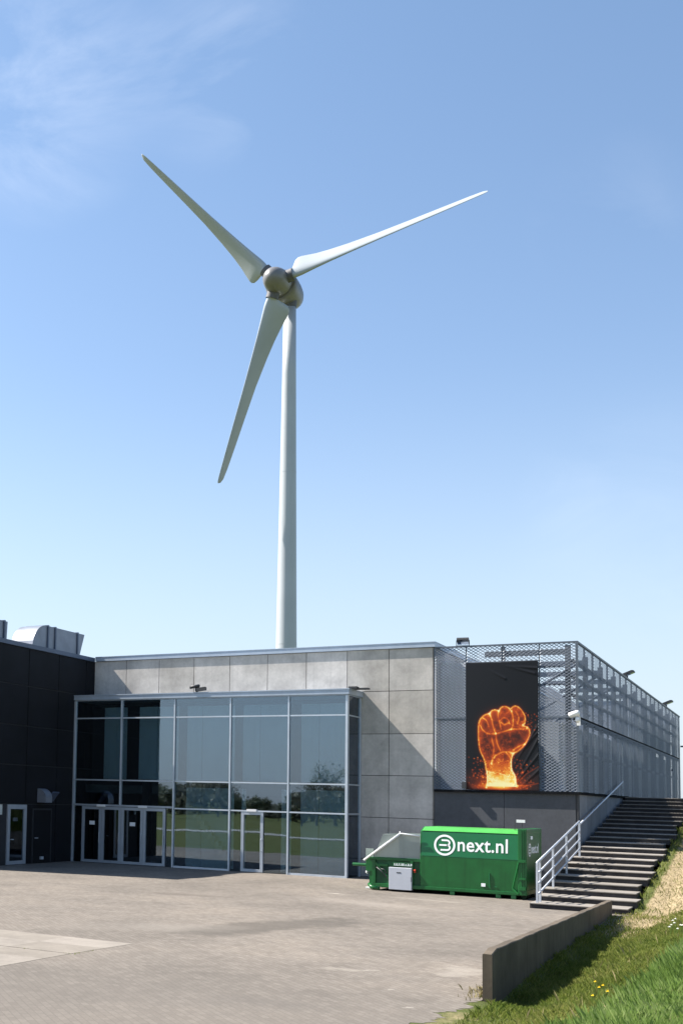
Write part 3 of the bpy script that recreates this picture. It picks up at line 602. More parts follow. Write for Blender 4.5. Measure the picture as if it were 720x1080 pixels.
# banner
def fist_colors(nx_, ny_):
    H, Wd = ny_, nx_
    yy, xx = np.mgrid[0:H, 0:Wd]; X = 77 + (xx + 0.5) / Wd * (585 - 77); Y = 85 + (yy + 0.5) / H * (965 - 85)
    def poly_mask(pts):
        m_ = np.zeros(X.shape, bool); n = len(pts); j = n - 1
        for i in range(n):
            xi, yi = pts[i]; xj, yj = pts[j]
            c_ = ((yi > Y) != (yj > Y)) & (X < (xj - xi) * (Y - yi) / (yj - yi + 1e-9) + xi); m_ ^= c_; j = i
        return m_
    def dist(pts):
        d = np.full(X.shape, 1e9)
        for (ax, ay), (bx, by) in zip(pts[:-1], pts[1:]):
            t = np.clip(((X - ax) * (bx - ax) + (Y - ay) * (by - ay)) / ((bx - ax) ** 2 + (by - ay) ** 2 + 1e-9), 0, 1)
            d = np.minimum(d, np.hypot(X - ax - t * (bx - ax), Y - ay - t * (by - ay)))
        return d
    def smooth(pts, n=8):
        P = np.array(pts, float); out = []
        for i in range(len(P) - 1):
            p0, p1, p2, p3 = P[max(i - 1, 0)], P[i], P[i + 1], P[min(i + 2, len(P) - 1)]
            for t in np.linspace(0, 1, n, endpoint=False):
                out.append(tuple(0.5 * ((2 * p1) + (-p0 + p2) * t + (2 * p0 - 5 * p1 + 4 * p2 - p3) * t * t + (-p0 + 3 * p1 - 3 * p2 + p3) * t ** 3)))
        out.append(tuple(P[-1])); return out
    left = [(222, 940), (226, 870), (206, 760), (176, 690), (165, 600), (168, 510), (185, 470), (215, 446), (244, 438)]
    k1 = [(244, 438), (262, 418), (288, 413), (312, 420)]; k2 = [(312, 420), (326, 398), (352, 390), (382, 400), (400, 425)]
    k3 = [(395, 405), (420, 390), (448, 396), (474, 424), (494, 462), (492, 510), (478, 522)]; th = [(478, 522), (512, 538), (526, 566), (520, 600), (492, 650), (455, 690), (412, 716)]
    right = [(412, 716), (398, 760), (402, 820), (425, 870), (434, 940)]
    outl = [smooth(q) for q in (left, k1, k2, k3, th, right)]
    hand = sum(outl, []); inside = poly_mask(hand)
    inner = [[(180, 520), (200, 555), (235, 578), (290, 578), (340, 566), (400, 548), (450, 548), (505, 548)], [(246, 440), (262, 480), (272, 530), (290, 578)], [(312, 420), (306, 455), (316, 500), (326, 545)], [(400, 425), (410, 470), (408, 520), (396, 548)],
             [(318, 490), (345, 470), (375, 482), (388, 510)], [(326, 500), (350, 515), (380, 505)], [(290, 578), (298, 640), (320, 690)], [(258, 780), (285, 730), (330, 706), (372, 702), (412, 716)], [(410, 690), (450, 664), (490, 650)], [(200, 470), (225, 490), (240, 530)], [(360, 706), (384, 735), (398, 760)], [(262, 610), (275, 690), (258, 780)], [(430, 430), (450, 470), (440, 510)]]
    inner = [smooth(q) for q in inner]
    def fbm(sc, seed, oct_=5):
        r = np.random.default_rng(seed); out = np.zeros(X.shape); amp = 1; tot = 0
        for o in range(oct_):
            n = int(sc * 2 ** o) + 2; gdd = r.random((n * 2 + 2, n + 2))
            gx = (X - 77) / 508 * n; gy = (Y - 85) / 880 * n * 1.73
            x0 = np.floor(gx).astype(int); y0 = np.floor(gy).astype(int); fx_ = gx - x0; fy_ = gy - y0; fx_ = fx_ * fx_ * (3 - 2 * fx_); fy_ = fy_ * fy_ * (3 - 2 * fy_)
            x0 = np.clip(x0, 0, n); y0 = np.clip(y0, 0, 2 * n)
            out += amp * ((gdd[y0, x0] * (1 - fx_) + gdd[y0, x0 + 1] * fx_) * (1 - fy_) + (gdd[y0 + 1, x0] * (1 - fx_) + gdd[y0 + 1, x0 + 1] * fx_) * fy_); tot += amp; amp *= 0.6
        return out / tot
    nz = fbm(5, 1); nz2 = fbm(12, 2); 
    heat = np.zeros(X.shape)
    for q in outl: d = dist(q); heat += 0.36 * np.exp(-(d / 6.0) ** 2) + 0.34 * np.exp(-d / 16) * np.where(inside, 1, 0.35)
    for q in inner: d = dist(q); heat += 0.30 * np.exp(-(d / 5.0) ** 2) * (0.3 + 1.3 * nz2) + 0.16 * np.exp(-d / 14)
    ridge = np.exp(-(np.abs(nz - 0.5) / 0.022) ** 2) + 0.6 * np.exp(-(np.abs(nz2 - 0.5) / 0.02) ** 2)
    heat += np.where(inside, 0.24 + 0.15 * ridge + 0.42 * (nz2 - 0.45), 0)
    wrist = inside * np.clip((Y - 705) / 110, 0, 1) * np.clip((X - 200 - (Y < 760) * 60) / 50, 0, 1)
    heat += wrist * (0.42 + 0.5 * (nz - 0.4) + 0.25 * ridge)
    base = np.exp(-((Y - 940) / 22) ** 2) * np.exp(-((X - 310) / 150) ** 2) * 0.75 + np.exp(-((Y - 905) / 60) ** 2) * np.exp(-((X - 300) / 200) ** 2) * 0.42 * (0.3 + 1.3 * nz2)
    heat += base
    spark = np.zeros(X.shape); r = np.random.default_rng(5)
    for _ in range(230):
        side = r.random() < 0.5; sx = (r.normal(175, 50) if side else r.normal(460, 50)); sy = r.uniform(740, 950)
        if r.random() < 0.18: sx, sy = r.normal(530, 30), r.uniform(440, 560)
        spark += r.uniform(0.15, 0.6) * np.exp(-(((X - sx) ** 2 + (Y - sy) ** 2) / r.uniform(6, 26)))
    heat += spark
    for q in ([(434, 930), (500, 930), (582, 912)], [(440, 905), (500, 850), (582, 800)]): heat += 0.25 * np.exp(-(dist(q) / 4) ** 2)
    heat = np.clip(heat * 0.88, 0, 1.25)
    stops = [(0, (0.006, 0.007, 0.010)), (0.12, (0.035, 0.012, 0.010)), (0.3, (0.20, 0.030, 0.010)), (0.5, (0.52, 0.065, 0.012)), (0.75, (0.88, 0.22, 0.02)), (0.95, (1.0, 0.62, 0.10)), (1.25, (1.0, 0.88, 0.42))]
    col = np.stack([np.interp(heat, [s[0] for s in stops], [s[1][k] for s in stops]) for k in range(3)], -1)
    return col
bx0, bx1, bz0, bz1 = 4.00, 6.54, 3.46, 8.22
nbx, nbz = 150, 264
us = np.linspace(0, 1, nbx); vs = np.linspace(0, 1, nbz); U, Vv = np.meshgrid(us, vs)      # Vv 0 top .. 1 bottom
rel_ = 0.018 * np.sin(U * 3.1 + Vv * 2.2)
for k, (ax, ay, bx, by) in enumerate([(0.62, 0.99, 1.0, 0.72), (0.66, 0.94, 1.0, 0.60), (0.72, 0.99, 1.0, 0.84), (0.60, 0.86, 1.0, 0.50), (0.55, 0.03, 1.0, 0.06), (0.5, 0.02, 0.95, 0.10), (0.3, 0.05, 0.55, 0.13), (0.75, 0.70, 1.0, 0.55)]):
    t = np.clip(((U - ax) * (bx - ax) + (Vv - ay) * (by - ay)) / ((bx - ax) ** 2 + (by - ay) ** 2), 0, 1); dd = np.hypot((U - ax - t * (bx - ax)) * 2.54, (Vv - ay - t * (by - ay)) * 4.76)
    rel_ += 0.015 * np.exp(-(dd / 0.045) ** 2) * t
BX = bx0 + U * (bx1 - bx0) + 0.01 * np.sin(Vv * 9) * (U > 0.9); BZ = bz1 - Vv * (bz1 - bz0) - 0.02 * np.sin(U * math.pi) * (1 - Vv); BY = -0.06 - rel_
idx = np.arange(nbx * nbz).reshape(nbz, nbx)
F = np.stack([idx[:-1, :-1], idx[1:, :-1], idx[1:, 1:], idx[:-1, 1:]], -1).reshape(-1, 4)
me = np_mesh('banner', np.stack([BX, BY, BZ], -1).reshape(-1, 3), F)
colr = np.concatenate([fist_colors(nbx, nbz).reshape(-1, 3), np.ones((nbx * nbz, 1))], 1).astype(np.float32)
ca = me.color_attributes.new('print', 'FLOAT_COLOR', 'POINT'); ca.data.foreach_set('color', colr.ravel())
me.polygons.foreach_set('use_smooth', [True] * len(me.polygons))
bn = thing('banner', 'black hanging banner printed with a glowing orange clenched fist', 'banner', (5.27, -0.05, bz0))
o = rel(link('cloth', me, 'banner_print'), bn)
so = o.modifiers.new('thickness', 'SOLIDIFY'); so.thickness = 0.004
rel(MB().tube([(bx0 - 0.02, -0.05, bz1 + 0.0), (bx1 + 0.02, -0.05, bz1 + 0.0)], 0.015).build('top_rod', 'frame_steel'), bn)
tag(MB().box(3.86, 4.02, -0.16, -0.045, 3.50, 3.74).build('junction_box', 'dark_plastic'), 'small black box fixed at the lower left corner of the banner', 'junction box')

# ------------------------------------------------------------------ lamps and cameras fixed to the buildings
def floodlight(x, y, z, rz, tilt, label, sc=1.0):
    t = thing('floodlight', label, 'floodlight', (x, y, z), rz, 'floodlights along the roof edges')
    M = Matrix.Translation((0, 0.10, 0.20)) @ Matrix.Rotation(tilt, 4, 'X')
    h = MB(); prof = [(-0.30, 0.02), (-0.26, 0.10), (0.20, 0.10), (0.30, 0.05), (0.30, -0.04), (-0.30, -0.04)]
    n = len(prof); V = [tuple(M @ Vector((sx * 0.27, p[0], p[1]))) for sx in (-1, 1) for p in prof]; o = len(h.v); h.v += V
    for k in range(n): k2 = (k + 1) % n; h.f.append((k, k2, n + k2, n + k)); h.mi.append(0)
    h.f.append(tuple(range(n))); h.f.append(tuple(range(n, 2 * n))); h.mi += [0, 0]
    h.build('housing', 'dark_plastic', t)
    MB().box(-0.24, 0.24, -0.27, 0.27, -0.052, -0.041, 0, M).build('lens', 'dark_glass', t)
    MB().box(-0.30, -0.275, -0.03, 0.03, 0, 0.24).box(0.275, 0.30, -0.03, 0.03, 0, 0.24).box(-0.30, 0.30, -0.04, 0.04, -0.02, 0.0).build('bracket', 'dark_plastic', t)
    t.scale = (sc, sc, sc); return t
floodlight(3.86, 0.05, MT + 0.04, 0.15, -0.25, 'dark floodlight on the mesh roof edge above the banner', 0.8)
floodlight(X2 - 0.02, 13.9, MT + 0.04, math.radians(-90), 0.40, 'floodlight sticking out from the mesh side wall roof, the nearer of two', 0.85)
floodlight(X2 - 0.02, 31.4, MT + 0.04, math.radians(-90), 0.40, 'floodlight sticking out from the mesh side wall roof, the farther of two', 0.95)

t = thing('security_camera', 'white security camera on a bracket at the mesh building corner', 'security camera', (X2 + 0.04, -0.03, 6.1), 0)
MB().box(-0.06, 0.06, -0.06, 0.0, -0.28, 0.02).build('mount', 'white_plastic', t)
MB().tube([(0.0, -0.05, 0.0), (0.0, -0.20, 0.08), (-0.02, -0.26, 0.10)], 0.055).build('arm', 'white_plastic', t, smooth=True)
MB().tube([(-0.28, -0.28, 0.06), (-0.26, -0.28, 0.07), (0.02, -0.26, 0.16), (0.06, -0.26, 0.165)], [0.06, 0.10, 0.105, 0.08], 12).build('housing', 'white_plastic', t, smooth=True)
MB().tube([(0.0, -0.26, 0.0), (0.0, -0.26, -0.12), (0.0, -0.26, -0.2)], [0.07, 0.085, 0.03], 12).build('dome', 'white_plastic', t, smooth=True)

t = thing('security_camera', 'small black camera with pale cap on top of the entrance canopy', 'security camera', (-6.35, G - 0.05, 7.22), 0)
MB().tube([(0, 0, 0), (0, 0, 0.26)], 0.03).build('stand', 'dark_plastic', t)
MB().tube([(-0.22, -0.1, 0.20), (-0.18, -0.1, 0.21), (0.10, -0.02, 0.26), (0.12, -0.02, 0.26)], [0.05, 0.07, 0.07, 0.05], 12).build('housing', 'dark_plastic', t, smooth=True)
MB().box(-0.02, 0.42, -0.12, 0.05, 0.02, 0.16, 0, Matrix.Rotation(-0.12, 4, 'Y')).build('lamp_box', 'dark_plastic', t)
MB().tube([(-0.20, -0.1, 0.20), (-0.27, -0.12, 0.185)], [0.065, 0.06], 12).build('lens', 'dark_plastic', t)
tag(MB().box(-0.02, 0.30, -1.55, -1.25, 7.216, 7.30).box(0.05, 0.62, -1.2, -0.9, 7.216, 7.27).build('canopy_debris', 'dark_plastic'), 'dark scraps lying on the right end of the entrance canopy', 'debris')

# ------------------------------------------------------------------ green waste container with compactor
CL, CW = 5.49, 2.28
rz = 0.0
ct = thing('waste_container', 'green roll-off waste compactor container with white lettering, beside the stairs', 'container', (2.41, -6.64, 0), rz); ct.scale = (0.905, 1, 1)
bx = 1.87
def shell(name, prof_list, x0, x1, mat, parent, bevel=0.012): return MB().prism(prof_list, 'x', x0, x1).build(name, mat, parent, bevel=bevel)
z1_, zc, zt_ = 0.22, 1.20, 2.015
body = shell('body', [(0.0, z1_), (-0.02, zc), (0.03, zt_), (0.36, 2.14), (CW - 0.36, 2.14), (CW - 0.03, zt_), (CW + 0.02, zc), (CW, z1_)], bx, 5.27, 'container_green', ct, 0.02)
MB().face([(bx + 0.06, 0.020, zt_ - 0.02 + 0.03), (5.24, 0.020, zt_ + 0.01), (5.24, 0.355, 2.150), (bx + 0.06, 0.355, 2.150)]).face([(bx + 0.06, 0.356, 2.150), (5.24, 0.356, 2.150), (5.24, CW - 0.36, 2.150), (bx + 0.06, CW - 0.36, 2.150)]).build('lit_roof_sheet', 'container_green_lit', body)  # thin overlay that paints the sloped edge and roof as sunlit
def fy(z): return -0.02 + (z - zc) / (zt_ - zc) * 0.05        # front skin depth above the crease
MB().face([(bx + 0.05, fy(zc + 0.02) - 0.006, zc + 0.02), (5.20, fy(zc + 0.02) - 0.006, zc + 0.02), (5.20, fy(zt_ - 0.03) - 0.006, zt_ - 0.03), (bx + 0.05, fy(zt_ - 0.03) - 0.006, zt_ - 0.03)]).build('film_panel', 'film_green', body)
# lettering lies on the film, tilted with the skin
th = math.atan2(zt_ - zc, 0.05)
FM = Matrix.Translation((0, fy(zc) - 0.010, zc)) @ Matrix.Rotation(th, 4, 'X')
text_mesh('lettering', 'next.nl', 0.62, FM @ Matrix.Translation((3.15, 0.22, 0)), 'letter_white', body, 0.003, 0.008, 0.98, 1.04)
lg = MB(); cx, cy = 2.73, 0.385
ring = 48
def flat(pts): lg.face([tuple(FM @ Vector((cx + (p[0] - cx) / 0.905, p[1], 0.003))) for p in pts])
for k in range(ring):
    a0, a1 = 2 * math.pi * k / ring, 2 * math.pi * (k + 1) / ring
    flat([(cx + 0.335 * math.cos(a0), cy + 0.335 * math.sin(a0)), (cx + 0.335 * math.cos(a1), cy + 0.335 * math.sin(a1)), (cx + 0.27 * math.cos(a1), cy + 0.27 * math.sin(a1)), (cx + 0.27 * math.cos(a0), cy + 0.27 * math.sin(a0))])
def stroke(pts, w):
    P = [Vector((p[0], p[1])) for p in pts]
    L_, R_ = [], []
    for i, p in enumerate(P):
        d = (P[min(i + 1, len(P) - 1)] - P[max(i - 1, 0)]).normalized(); nrm = Vector((-d.y, d.x)) * w / 2; L_.append(p + nrm); R_.append(p - nrm)
    for i in range(len(P) - 1): flat([L_[i], L_[i + 1], R_[i + 1], R_[i]])
hw = 0.068
arcs = lambda ox, oy, r, a, b: [(ox + r * math.cos(t), oy + r * math.sin(t)) for t in np.linspace(a, b, 9)]
stroke([(cx - 0.10, cy + 0.155)] + [(cx + 0.06, cy + 0.155)] + arcs(cx + 0.075, cy + 0.0775, 0.0775, math.pi / 2 - .2, -math.pi / 2 + .2) + [(cx + 0.06, cy), ], hw * 0.8)
stroke([(cx - 0.17, cy), (cx + 0.07, cy)] + arcs(cx + 0.085, cy - 0.0775, 0.0775, math.pi / 2 - .2, -math.pi / 2 + .2) + [(cx + 0.06, cy - 0.155), (cx - 0.13, cy - 0.155)], hw * 0.8)
lg.build('logo', 'letter_white', body)
# rails, rollers and cross members under the body
fr = MB(); fr.box(0.25, 5.40, 0.62, 0.78, 0.06, 0.215); fr.box(0.25, 5.40, CW - 0.78, CW - 0.62, 0.06, 0.215)
for k in range(7): fr.box(bx + 0.1 + k * 0.55, bx + 0.18 + k * 0.55, 0.05, CW - 0.05, 0.12, 0.214)
fr.build('underframe', 'dark_green', ct)
MB().box(bx, 5.27, -0.035, 0.03, 0.13, 0.235).build('side_rail', 'container_green', ct, bevel=0.01)
for k in (1.05, 2.6, 3.1): MB().box(bx + k, bx + k + 0.16, -0.05, 0.03, 0.02, 0.125).build('foot', 'dark_green', ct)
for yy in (0.35, CW - 0.55): MB().tube([(5.30, yy, 0.10), (5.30, yy + 0.2, 0.10)], 0.10, 16).build('roller', 'dark_green', ct)
# rear frame and door
rf = MB(); rf.box(5.20, 5.49, -0.07, 0.10, 0.14, 2.19); rf.box(5.20, 5.49, CW - 0.10, CW + 0.07, 0.14, 2.19); rf.box(5.20, 5.49, 0.101, CW - 0.101, 2.05, 2.19); rf.box(5.20, 5.49, 0.101, CW - 0.101, 0.14, 0.30)
rf.build('rear_frame', 'container_green', ct, bevel=0.015)
MB().box(5.30, 5.33, -0.085, -0.071, 0.2, 2.15).box(5.39, 5.405, -0.09, -0.071, 0.2, 2.15).build('frame_rib', 'container_green', ct)
MB().beam((5.02, -0.05, 0.34), (5.24, -0.09, 1.22), 0.05, 0.04).beam((5.02, -0.05, 0.34), (5.22, -0.09, 0.18), 0.06, 0.05).box(5.22, 5.47, -0.13, -0.072, 1.15, 1.24).box(5.24, 5.46, -0.13, -0.072, 0.62, 0.68).box(5.24, 5.46, -0.13, -0.072, 0.30, 0.40).build('door_latch', 'container_green', ct)
rd = MB().box(5.44, 5.475, 0.102, CW - 0.102, 0.301, 2.049).build('rear_door', 'container_green', ct)
DM = Matrix.Translation((5.479, 0, 0)) @ Matrix.Rotation(math.pi / 2, 4, 'Z') @ Matrix.Rotation(math.pi / 2, 4, 'X')
text_mesh('lettering', 'next.nl', 0.42, DM @ Matrix.Translation((0.72, 1.42, 0)), 'letter_white', rd, 0.003, 0.005, 1.0)
lg = MB()
for k in range(24):
    a0, a1 = 2 * math.pi * k / 24, 2 * math.pi * (k + 1) / 24
    lg.face([tuple(DM @ Vector((0.45 + r * math.cos(a), 1.53 + r * math.sin(a), 0.002))) for r, a in ((0.21, a0), (0.21, a1), (0.165, a1), (0.165, a0))])
for dz in (-0.09, 0, 0.09): lg.face([tuple(DM @ Vector((0.45 + px_, 1.53 + dz + q, 0.002))) for px_, q in ((-0.1, -0.02), (0.09, -0.02), (0.09, 0.02), (-0.1, 0.02))])
lg.build('logo', 'letter_white', rd)
MB().box(5.476, 5.486, 0.6, 0.9, 1.86, 1.96).build('sticker', 'letter_white', rd)
# white lamp plate on thin stalks above the rear
MB().box(5.08, 5.36, 0.30, 0.36, 2.38, 2.47).build('plate', 'white_plastic', ct)
MB().tube([(5.02, 0.33, 2.13), (5.02, 0.33, 2.41)], 0.012, 6).tube([(5.26, 0.33, 2.13), (5.26, 0.33, 2.41)], 0.012, 6).build('stalk', 'dark_plastic', ct)
# small marks and lifting lugs on the side
MB().box(3.98, 4.12, -0.028, -0.014, 0.34, 0.44).build('sticker', 'letter_white', body)
MB().box(4.24, 4.265, -0.035, -0.012, 0.30, 0.78).box(4.42, 4.50, -0.03, -0.012, 0.34, 0.37).build('hook_bar', 'film_green', body)
# compactor end
pf = MB(); pf.prism([(0.05, 0.14), (0.05, 1.02), (0.22, 1.10), (CW - 0.22, 1.10), (CW - 0.05, 1.02), (CW - 0.05, 0.14)], 'x', 0.22, bx - 0.002)
press = pf.build('press_housing', 'dark_green', ct, bevel=0.02)
MB().box(0.02, bx, 0.0, 0.05, 1.00, 1.09).box(0.10, bx, -0.02, 0.05, 0.12, 0.24).box(0.14, 0.26, -0.02, 0.05, 0.24, 1.0).box(1.52, 1.62, -0.015, 0.05, 0.24, 1.0).beam((0.26, 0.01, 0.9), (0.72, 0.01, 0.42), 0.05, 0.08).box(0.05, 0.22, 0.1, CW - 0.1, 0.16, 0.96).box(0.26, 0.70, 0.0, 0.048, 0.80, 0.88).build('press_frame', 'container_green', press, bevel=0.008)
MB().tube([(0.30, -0.02, 0.76), (0.52, -0.04, 0.62), (0.68, -0.03, 0.44)], 0.022, 8).tube([(0.45, -0.02, 0.72), (0.60, -0.05, 0.70), (0.66, -0.02, 0.56)], 0.018, 8).build('hose', 'dark_plastic', press, smooth=True)
MB().tube([(-0.02, 0.15, 0.18), (0.10, 0.02, 0.10), (0.4, 0.0, 0.08)], 0.07, 10).build('corner_guard', 'container_green', press, smooth=True)
cb = MB().box(0.78, 1.60, -0.12, 0.049, 0.07, 0.79).build('control_cabinet', 'cabinet_grey', ct, bevel=0.012)
MB().box(1.06, 1.22, -0.126, -0.1205, 0.61, 0.64).build('name_tag', 'dark_plastic', cb)
MB().box(1.575, 1.59, -0.13, -0.1205, 0.35, 0.5).build('handle', 'dark_plastic', cb)
sp = MB().box(0.90, 1.62, -0.03, -0.021, 0.83, 0.965).build('sign_strip', 'dark_green', ct)
mk = MB(); r_ = random.Random(3); xx = 0.94
while xx < 1.56:
    wd = r_.choice((0.04, 0.06, 0.07)); hh = r_.choice((0.045, 0.06, 0.06)); mk.box(xx, xx + wd, -0.0335, -0.0305, 0.865, 0.865 + hh); xx += wd + r_.choice((0.010, 0.012, 0.04))
mk.box(0.94, 1.58, -0.0334, -0.0306, 0.850, 0.8655).build('worn_lettering', 'plate_grey', sp)
MB().tube([(1.69, -0.05, 0.74), (1.69, -0.02, 0.66)], 0.04, 10).build('emergency_button', 'red_paint', ct)
# feed hopper: pale sheet sides leaning outward, tension bar across the front
hp = MB()
hp.face([(0.20, 0.04, 1.10), (bx, 0.04, 1.10), (bx, -0.06, 1.86), (0.55, -0.06, 1.86)]).face([(0.20, CW - 0.04, 1.10), (bx, CW - 0.04, 1.10), (bx, CW + 0.06, 1.86), (0.55, CW + 0.06, 1.86)][::-1]).face([(0.20, 0.04, 1.10), (0.20, CW - 0.04, 1.10), (0.55, CW + 0.06, 1.86), (0.55, -0.06, 1.86)])
hop = hp.build('hopper', 'hopper_sheet', ct); hop.modifiers.new('thickness', 'SOLIDIFY').thickness = 0.02
MB().tube([(bx, -0.09, 1.84), (1.22, -0.10, 1.90), (1.16, -0.10, 1.885)], 0.022, 8).tube([(1.18, -0.10, 1.89), (-0.16, -0.04, 0.97)], 0.038, 10).tube([(1.18, -0.10, 1.86), (1.18, -0.10, 1.97)], 0.02, 8).build('tension_bar', 'white_plastic', ct, smooth=True)
MB().box(-0.30, -0.02, 0.55, 0.60, 0.72, 1.34).build('splash_board', 'hopper_sheet', ct); MB().box(0.06, 0.52, 1.85, 1.90, 0.9, 1.42).build('back_board', 'cap_metal', ct)
MB().tube([(-0.70, 0.30, 0.80), (0.16, 0.30, 0.80)], 0.055, 10).box(-0.12, 0.16, 0.05, 0.55, 0.62, 1.05).box(0.0, 0.18, 0.08, 0.20, 0.18, 0.7).build('tow_bar', 'container_green', ct)
MB().tube([(-0.16, 0.30, 0.76), (-0.16, 0.28, 0.55), (-0.14, 0.28, 0.50)], [0.03, 0.05, 0.02], 8).build('hose_end', 'white_plastic', ct); MB().box(-0.20, 0.12, 0.25, 0.40, 0.03, 0.07).build('wheel_chock', 'white_plastic', ct)

# ------------------------------------------------------------------ outdoor stair and handrails
SX0, SX1 = 7.98, 10.52
stt = thing('outdoor_stairs', 'wide outdoor concrete stairs with dark risers climbing the grass bank', 'stairs', ((SX0 + SX1) / 2, Y0S, 0))
for k in range(NST):
    y0 = Y0S + k * RUN; z = (k + 1) * RISE; jx0 = SX0 + 0.02 * math.sin(k * 2.3); jx1 = SX1 + 0.10 * math.sin(k * 1.7) + 0.003 * k
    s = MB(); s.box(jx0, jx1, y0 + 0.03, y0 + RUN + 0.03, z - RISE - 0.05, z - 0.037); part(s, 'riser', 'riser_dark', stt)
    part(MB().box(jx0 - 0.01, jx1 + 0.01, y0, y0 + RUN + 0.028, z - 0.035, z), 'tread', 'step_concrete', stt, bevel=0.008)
part(MB().box(SX0 + 0.01, SX1, Y0S + NST * RUN + 0.04, Y0S + NST * RUN + 1.6, ZTOP - 0.2, ZTOP - 0.012), 'landing', 'step_concrete', stt)
def zs(y): return (y - Y0S) * RISE / RUN
rl = thing('stair_railing', 'pale galvanised railing with four sloping bars at the foot of the stairs', 'railing', (8.16, Y0S + 0.35, RISE))
RX = 8.16; ya, yb = Y0S + 0.15, -1.9
for k, hgt in enumerate((1.14, 0.82, 0.52, 0.22)):
    part(MB().tube([(RX, ya, zs(ya) + RISE * 0.8 + hgt), (RX, yb, zs(yb) + RISE * 0.8 + hgt)], 0.034 if k == 0 else 0.027, 10), 'bar' if k else 'handrail', 'galvanised', rl, smooth=True)
for y in (ya, ya + 0.42, ya + 2.5, ya + 4.9, yb):
    part(MB().box(RX - 0.03, RX + 0.03, y - 0.03, y + 0.03, max(0.0, zs(y) - 0.02), zs(y) + RISE * 0.8 + 1.13), 'post', 'galvanised', rl)
wr = thing('wall_handrail', 'single thin handrail climbing along the side wall above the stairs', 'handrail', (X2 + 0.14, -0.8, 2.2))
wy0, wy1 = -0.8, 10.8
part(MB().tube([(X2 + 0.14, wy0, 2.30), (X2 + 0.14, wy1, 4.06)], 0.03, 10), 'handrail_tube', 'galvanised', wr, smooth=True)
for y in (0.6, 3.2, 5.8, 8.4): part(MB().beam((X2 + 0.002, y, 2.30 + (y - wy0) * 0.1517 - 0.08), (X2 + 0.14, y, 2.30 + (y - wy0) * 0.1517 - 0.02), 0.025, 0.025), 'bracket', 'galvanised', wr)

# ------------------------------------------------------------------ weathered retaining wall
rwm = bmesh.new(); na = 40; A = Vector((10.62, -27.10, 0)); B = Vector((10.06, -10.05, 0)); d = (B - A); nn = Vector((d.y, -d.x, 0)).normalized()
rows = []
for i in range(na + 1):
    t = i / na; p = A + d * t; top = 0.735 + (0.40 - 0.735) * t + 0.006 * math.sin(i * 1.9)
    if i == 0: top -= 0.055
    rows.append([rwm.verts.new(tuple(p + nn * o_ + Vector((0, 0, z)))) for o_, z in ((0.0, -0.25), (0.0, top - 0.012), (0.012, top), (0.128, top), (0.14, top - 0.012), (0.14, -0.25))])
for a_, b_ in zip(rows[:-1], rows[1:]):
    for k in range(6): rwm.faces.new((a_[k], a_[(k + 1) % 6], b_[(k + 1) % 6], b_[k]))
rwm.faces.new(rows[0][::-1]); rwm.faces.new(rows[-1]); bmesh.ops.recalc_face_normals(rwm, faces=rwm.faces)
me = bpy.data.meshes.new('retaining_wall'); rwm.to_mesh(me); rwm.free()
tag(link('retaining_wall', me, 'old_concrete'), 'low weathered concrete wall between the paved yard and the grass', 'wall')

# ------------------------------------------------------------------ wind turbine
HUB = Vector((-45.2284, 102.4779, 73.7039)); FRONT = Vector((0.0809, -0.9892, -0.1219)).normalized(); BL = 28.31
BDIR = [Vector((-0.6539, -0.1908, 0.7321)), Vector((0.98, 0.0085, 0.199)), Vector((-0.3147, 0.0439, -0.9482))]
TW = Vector((-45.10, 107.02, 0))
wt = thing('wind_turbine', 'tall white three bladed wind turbine rising behind the concrete hall', 'wind turbine', tuple(TW))
tz = [0, 10, 22, 35, 50, 62, 71.6]; tr = [1.72, 1.60, 1.42, 1.26, 1.08, 0.95, 0.86]
part(MB().tube([(TW.x, TW.y, z) for z in tz], tr, 48), 'tower', 'turbine_white', wt, smooth=True)
for z in (24.0, 48.0): 
    r = np.interp(z, tz, tr); part(MB().tube([(TW.x, TW.y, z), (TW.x, TW.y, z + 0.12)], [r + 0.012, r + 0.012], 48), 'tower_flange', 'turbine_white', wt)
def lathe(name, stations, mat, n=32):
    """rings of given (distance along FRONT from hub, radius, vertical squash offset)"""
    return MB().tube([HUB + FRONT * s + Vector((0, 0, min(0, s + 1.6) * 0.10)) for s, r in stations], [r for s, r in stations], n).build(name, mat, None, smooth=True)
rel(lathe('spinner', [(3.0, 0.03), (2.95, 0.40), (2.75, 0.78), (2.4, 1.12), (1.9, 1.40), (1.2, 1.60), (0.4, 1.72), (-0.8, 1.78), (-1.25, 1.76)], 'nacelle_grey'), wt)
rel(lathe('rotor_gap', [(-1.2, 1.7), (-1.65, 1.7)], 'collar_dark'), wt)
rel(lathe('nacelle', [(-1.6, 1.95), (-1.75, 2.12), (-2.6, 2.16), (-3.8, 2.14), (-5.2, 2.05), (-6.6, 1.86), (-7.6, 1.55), (-8.1, 1.1), (-8.25, 0.5), (-8.27, 0.03)], 'nacelle_grey'), wt)
part(MB().tube([(TW.x, TW.y, 71.55), (TW.x, TW.y, 72.5)], [0.9, 1.0], 32), 'yaw_collar', 'collar_dark', wt)
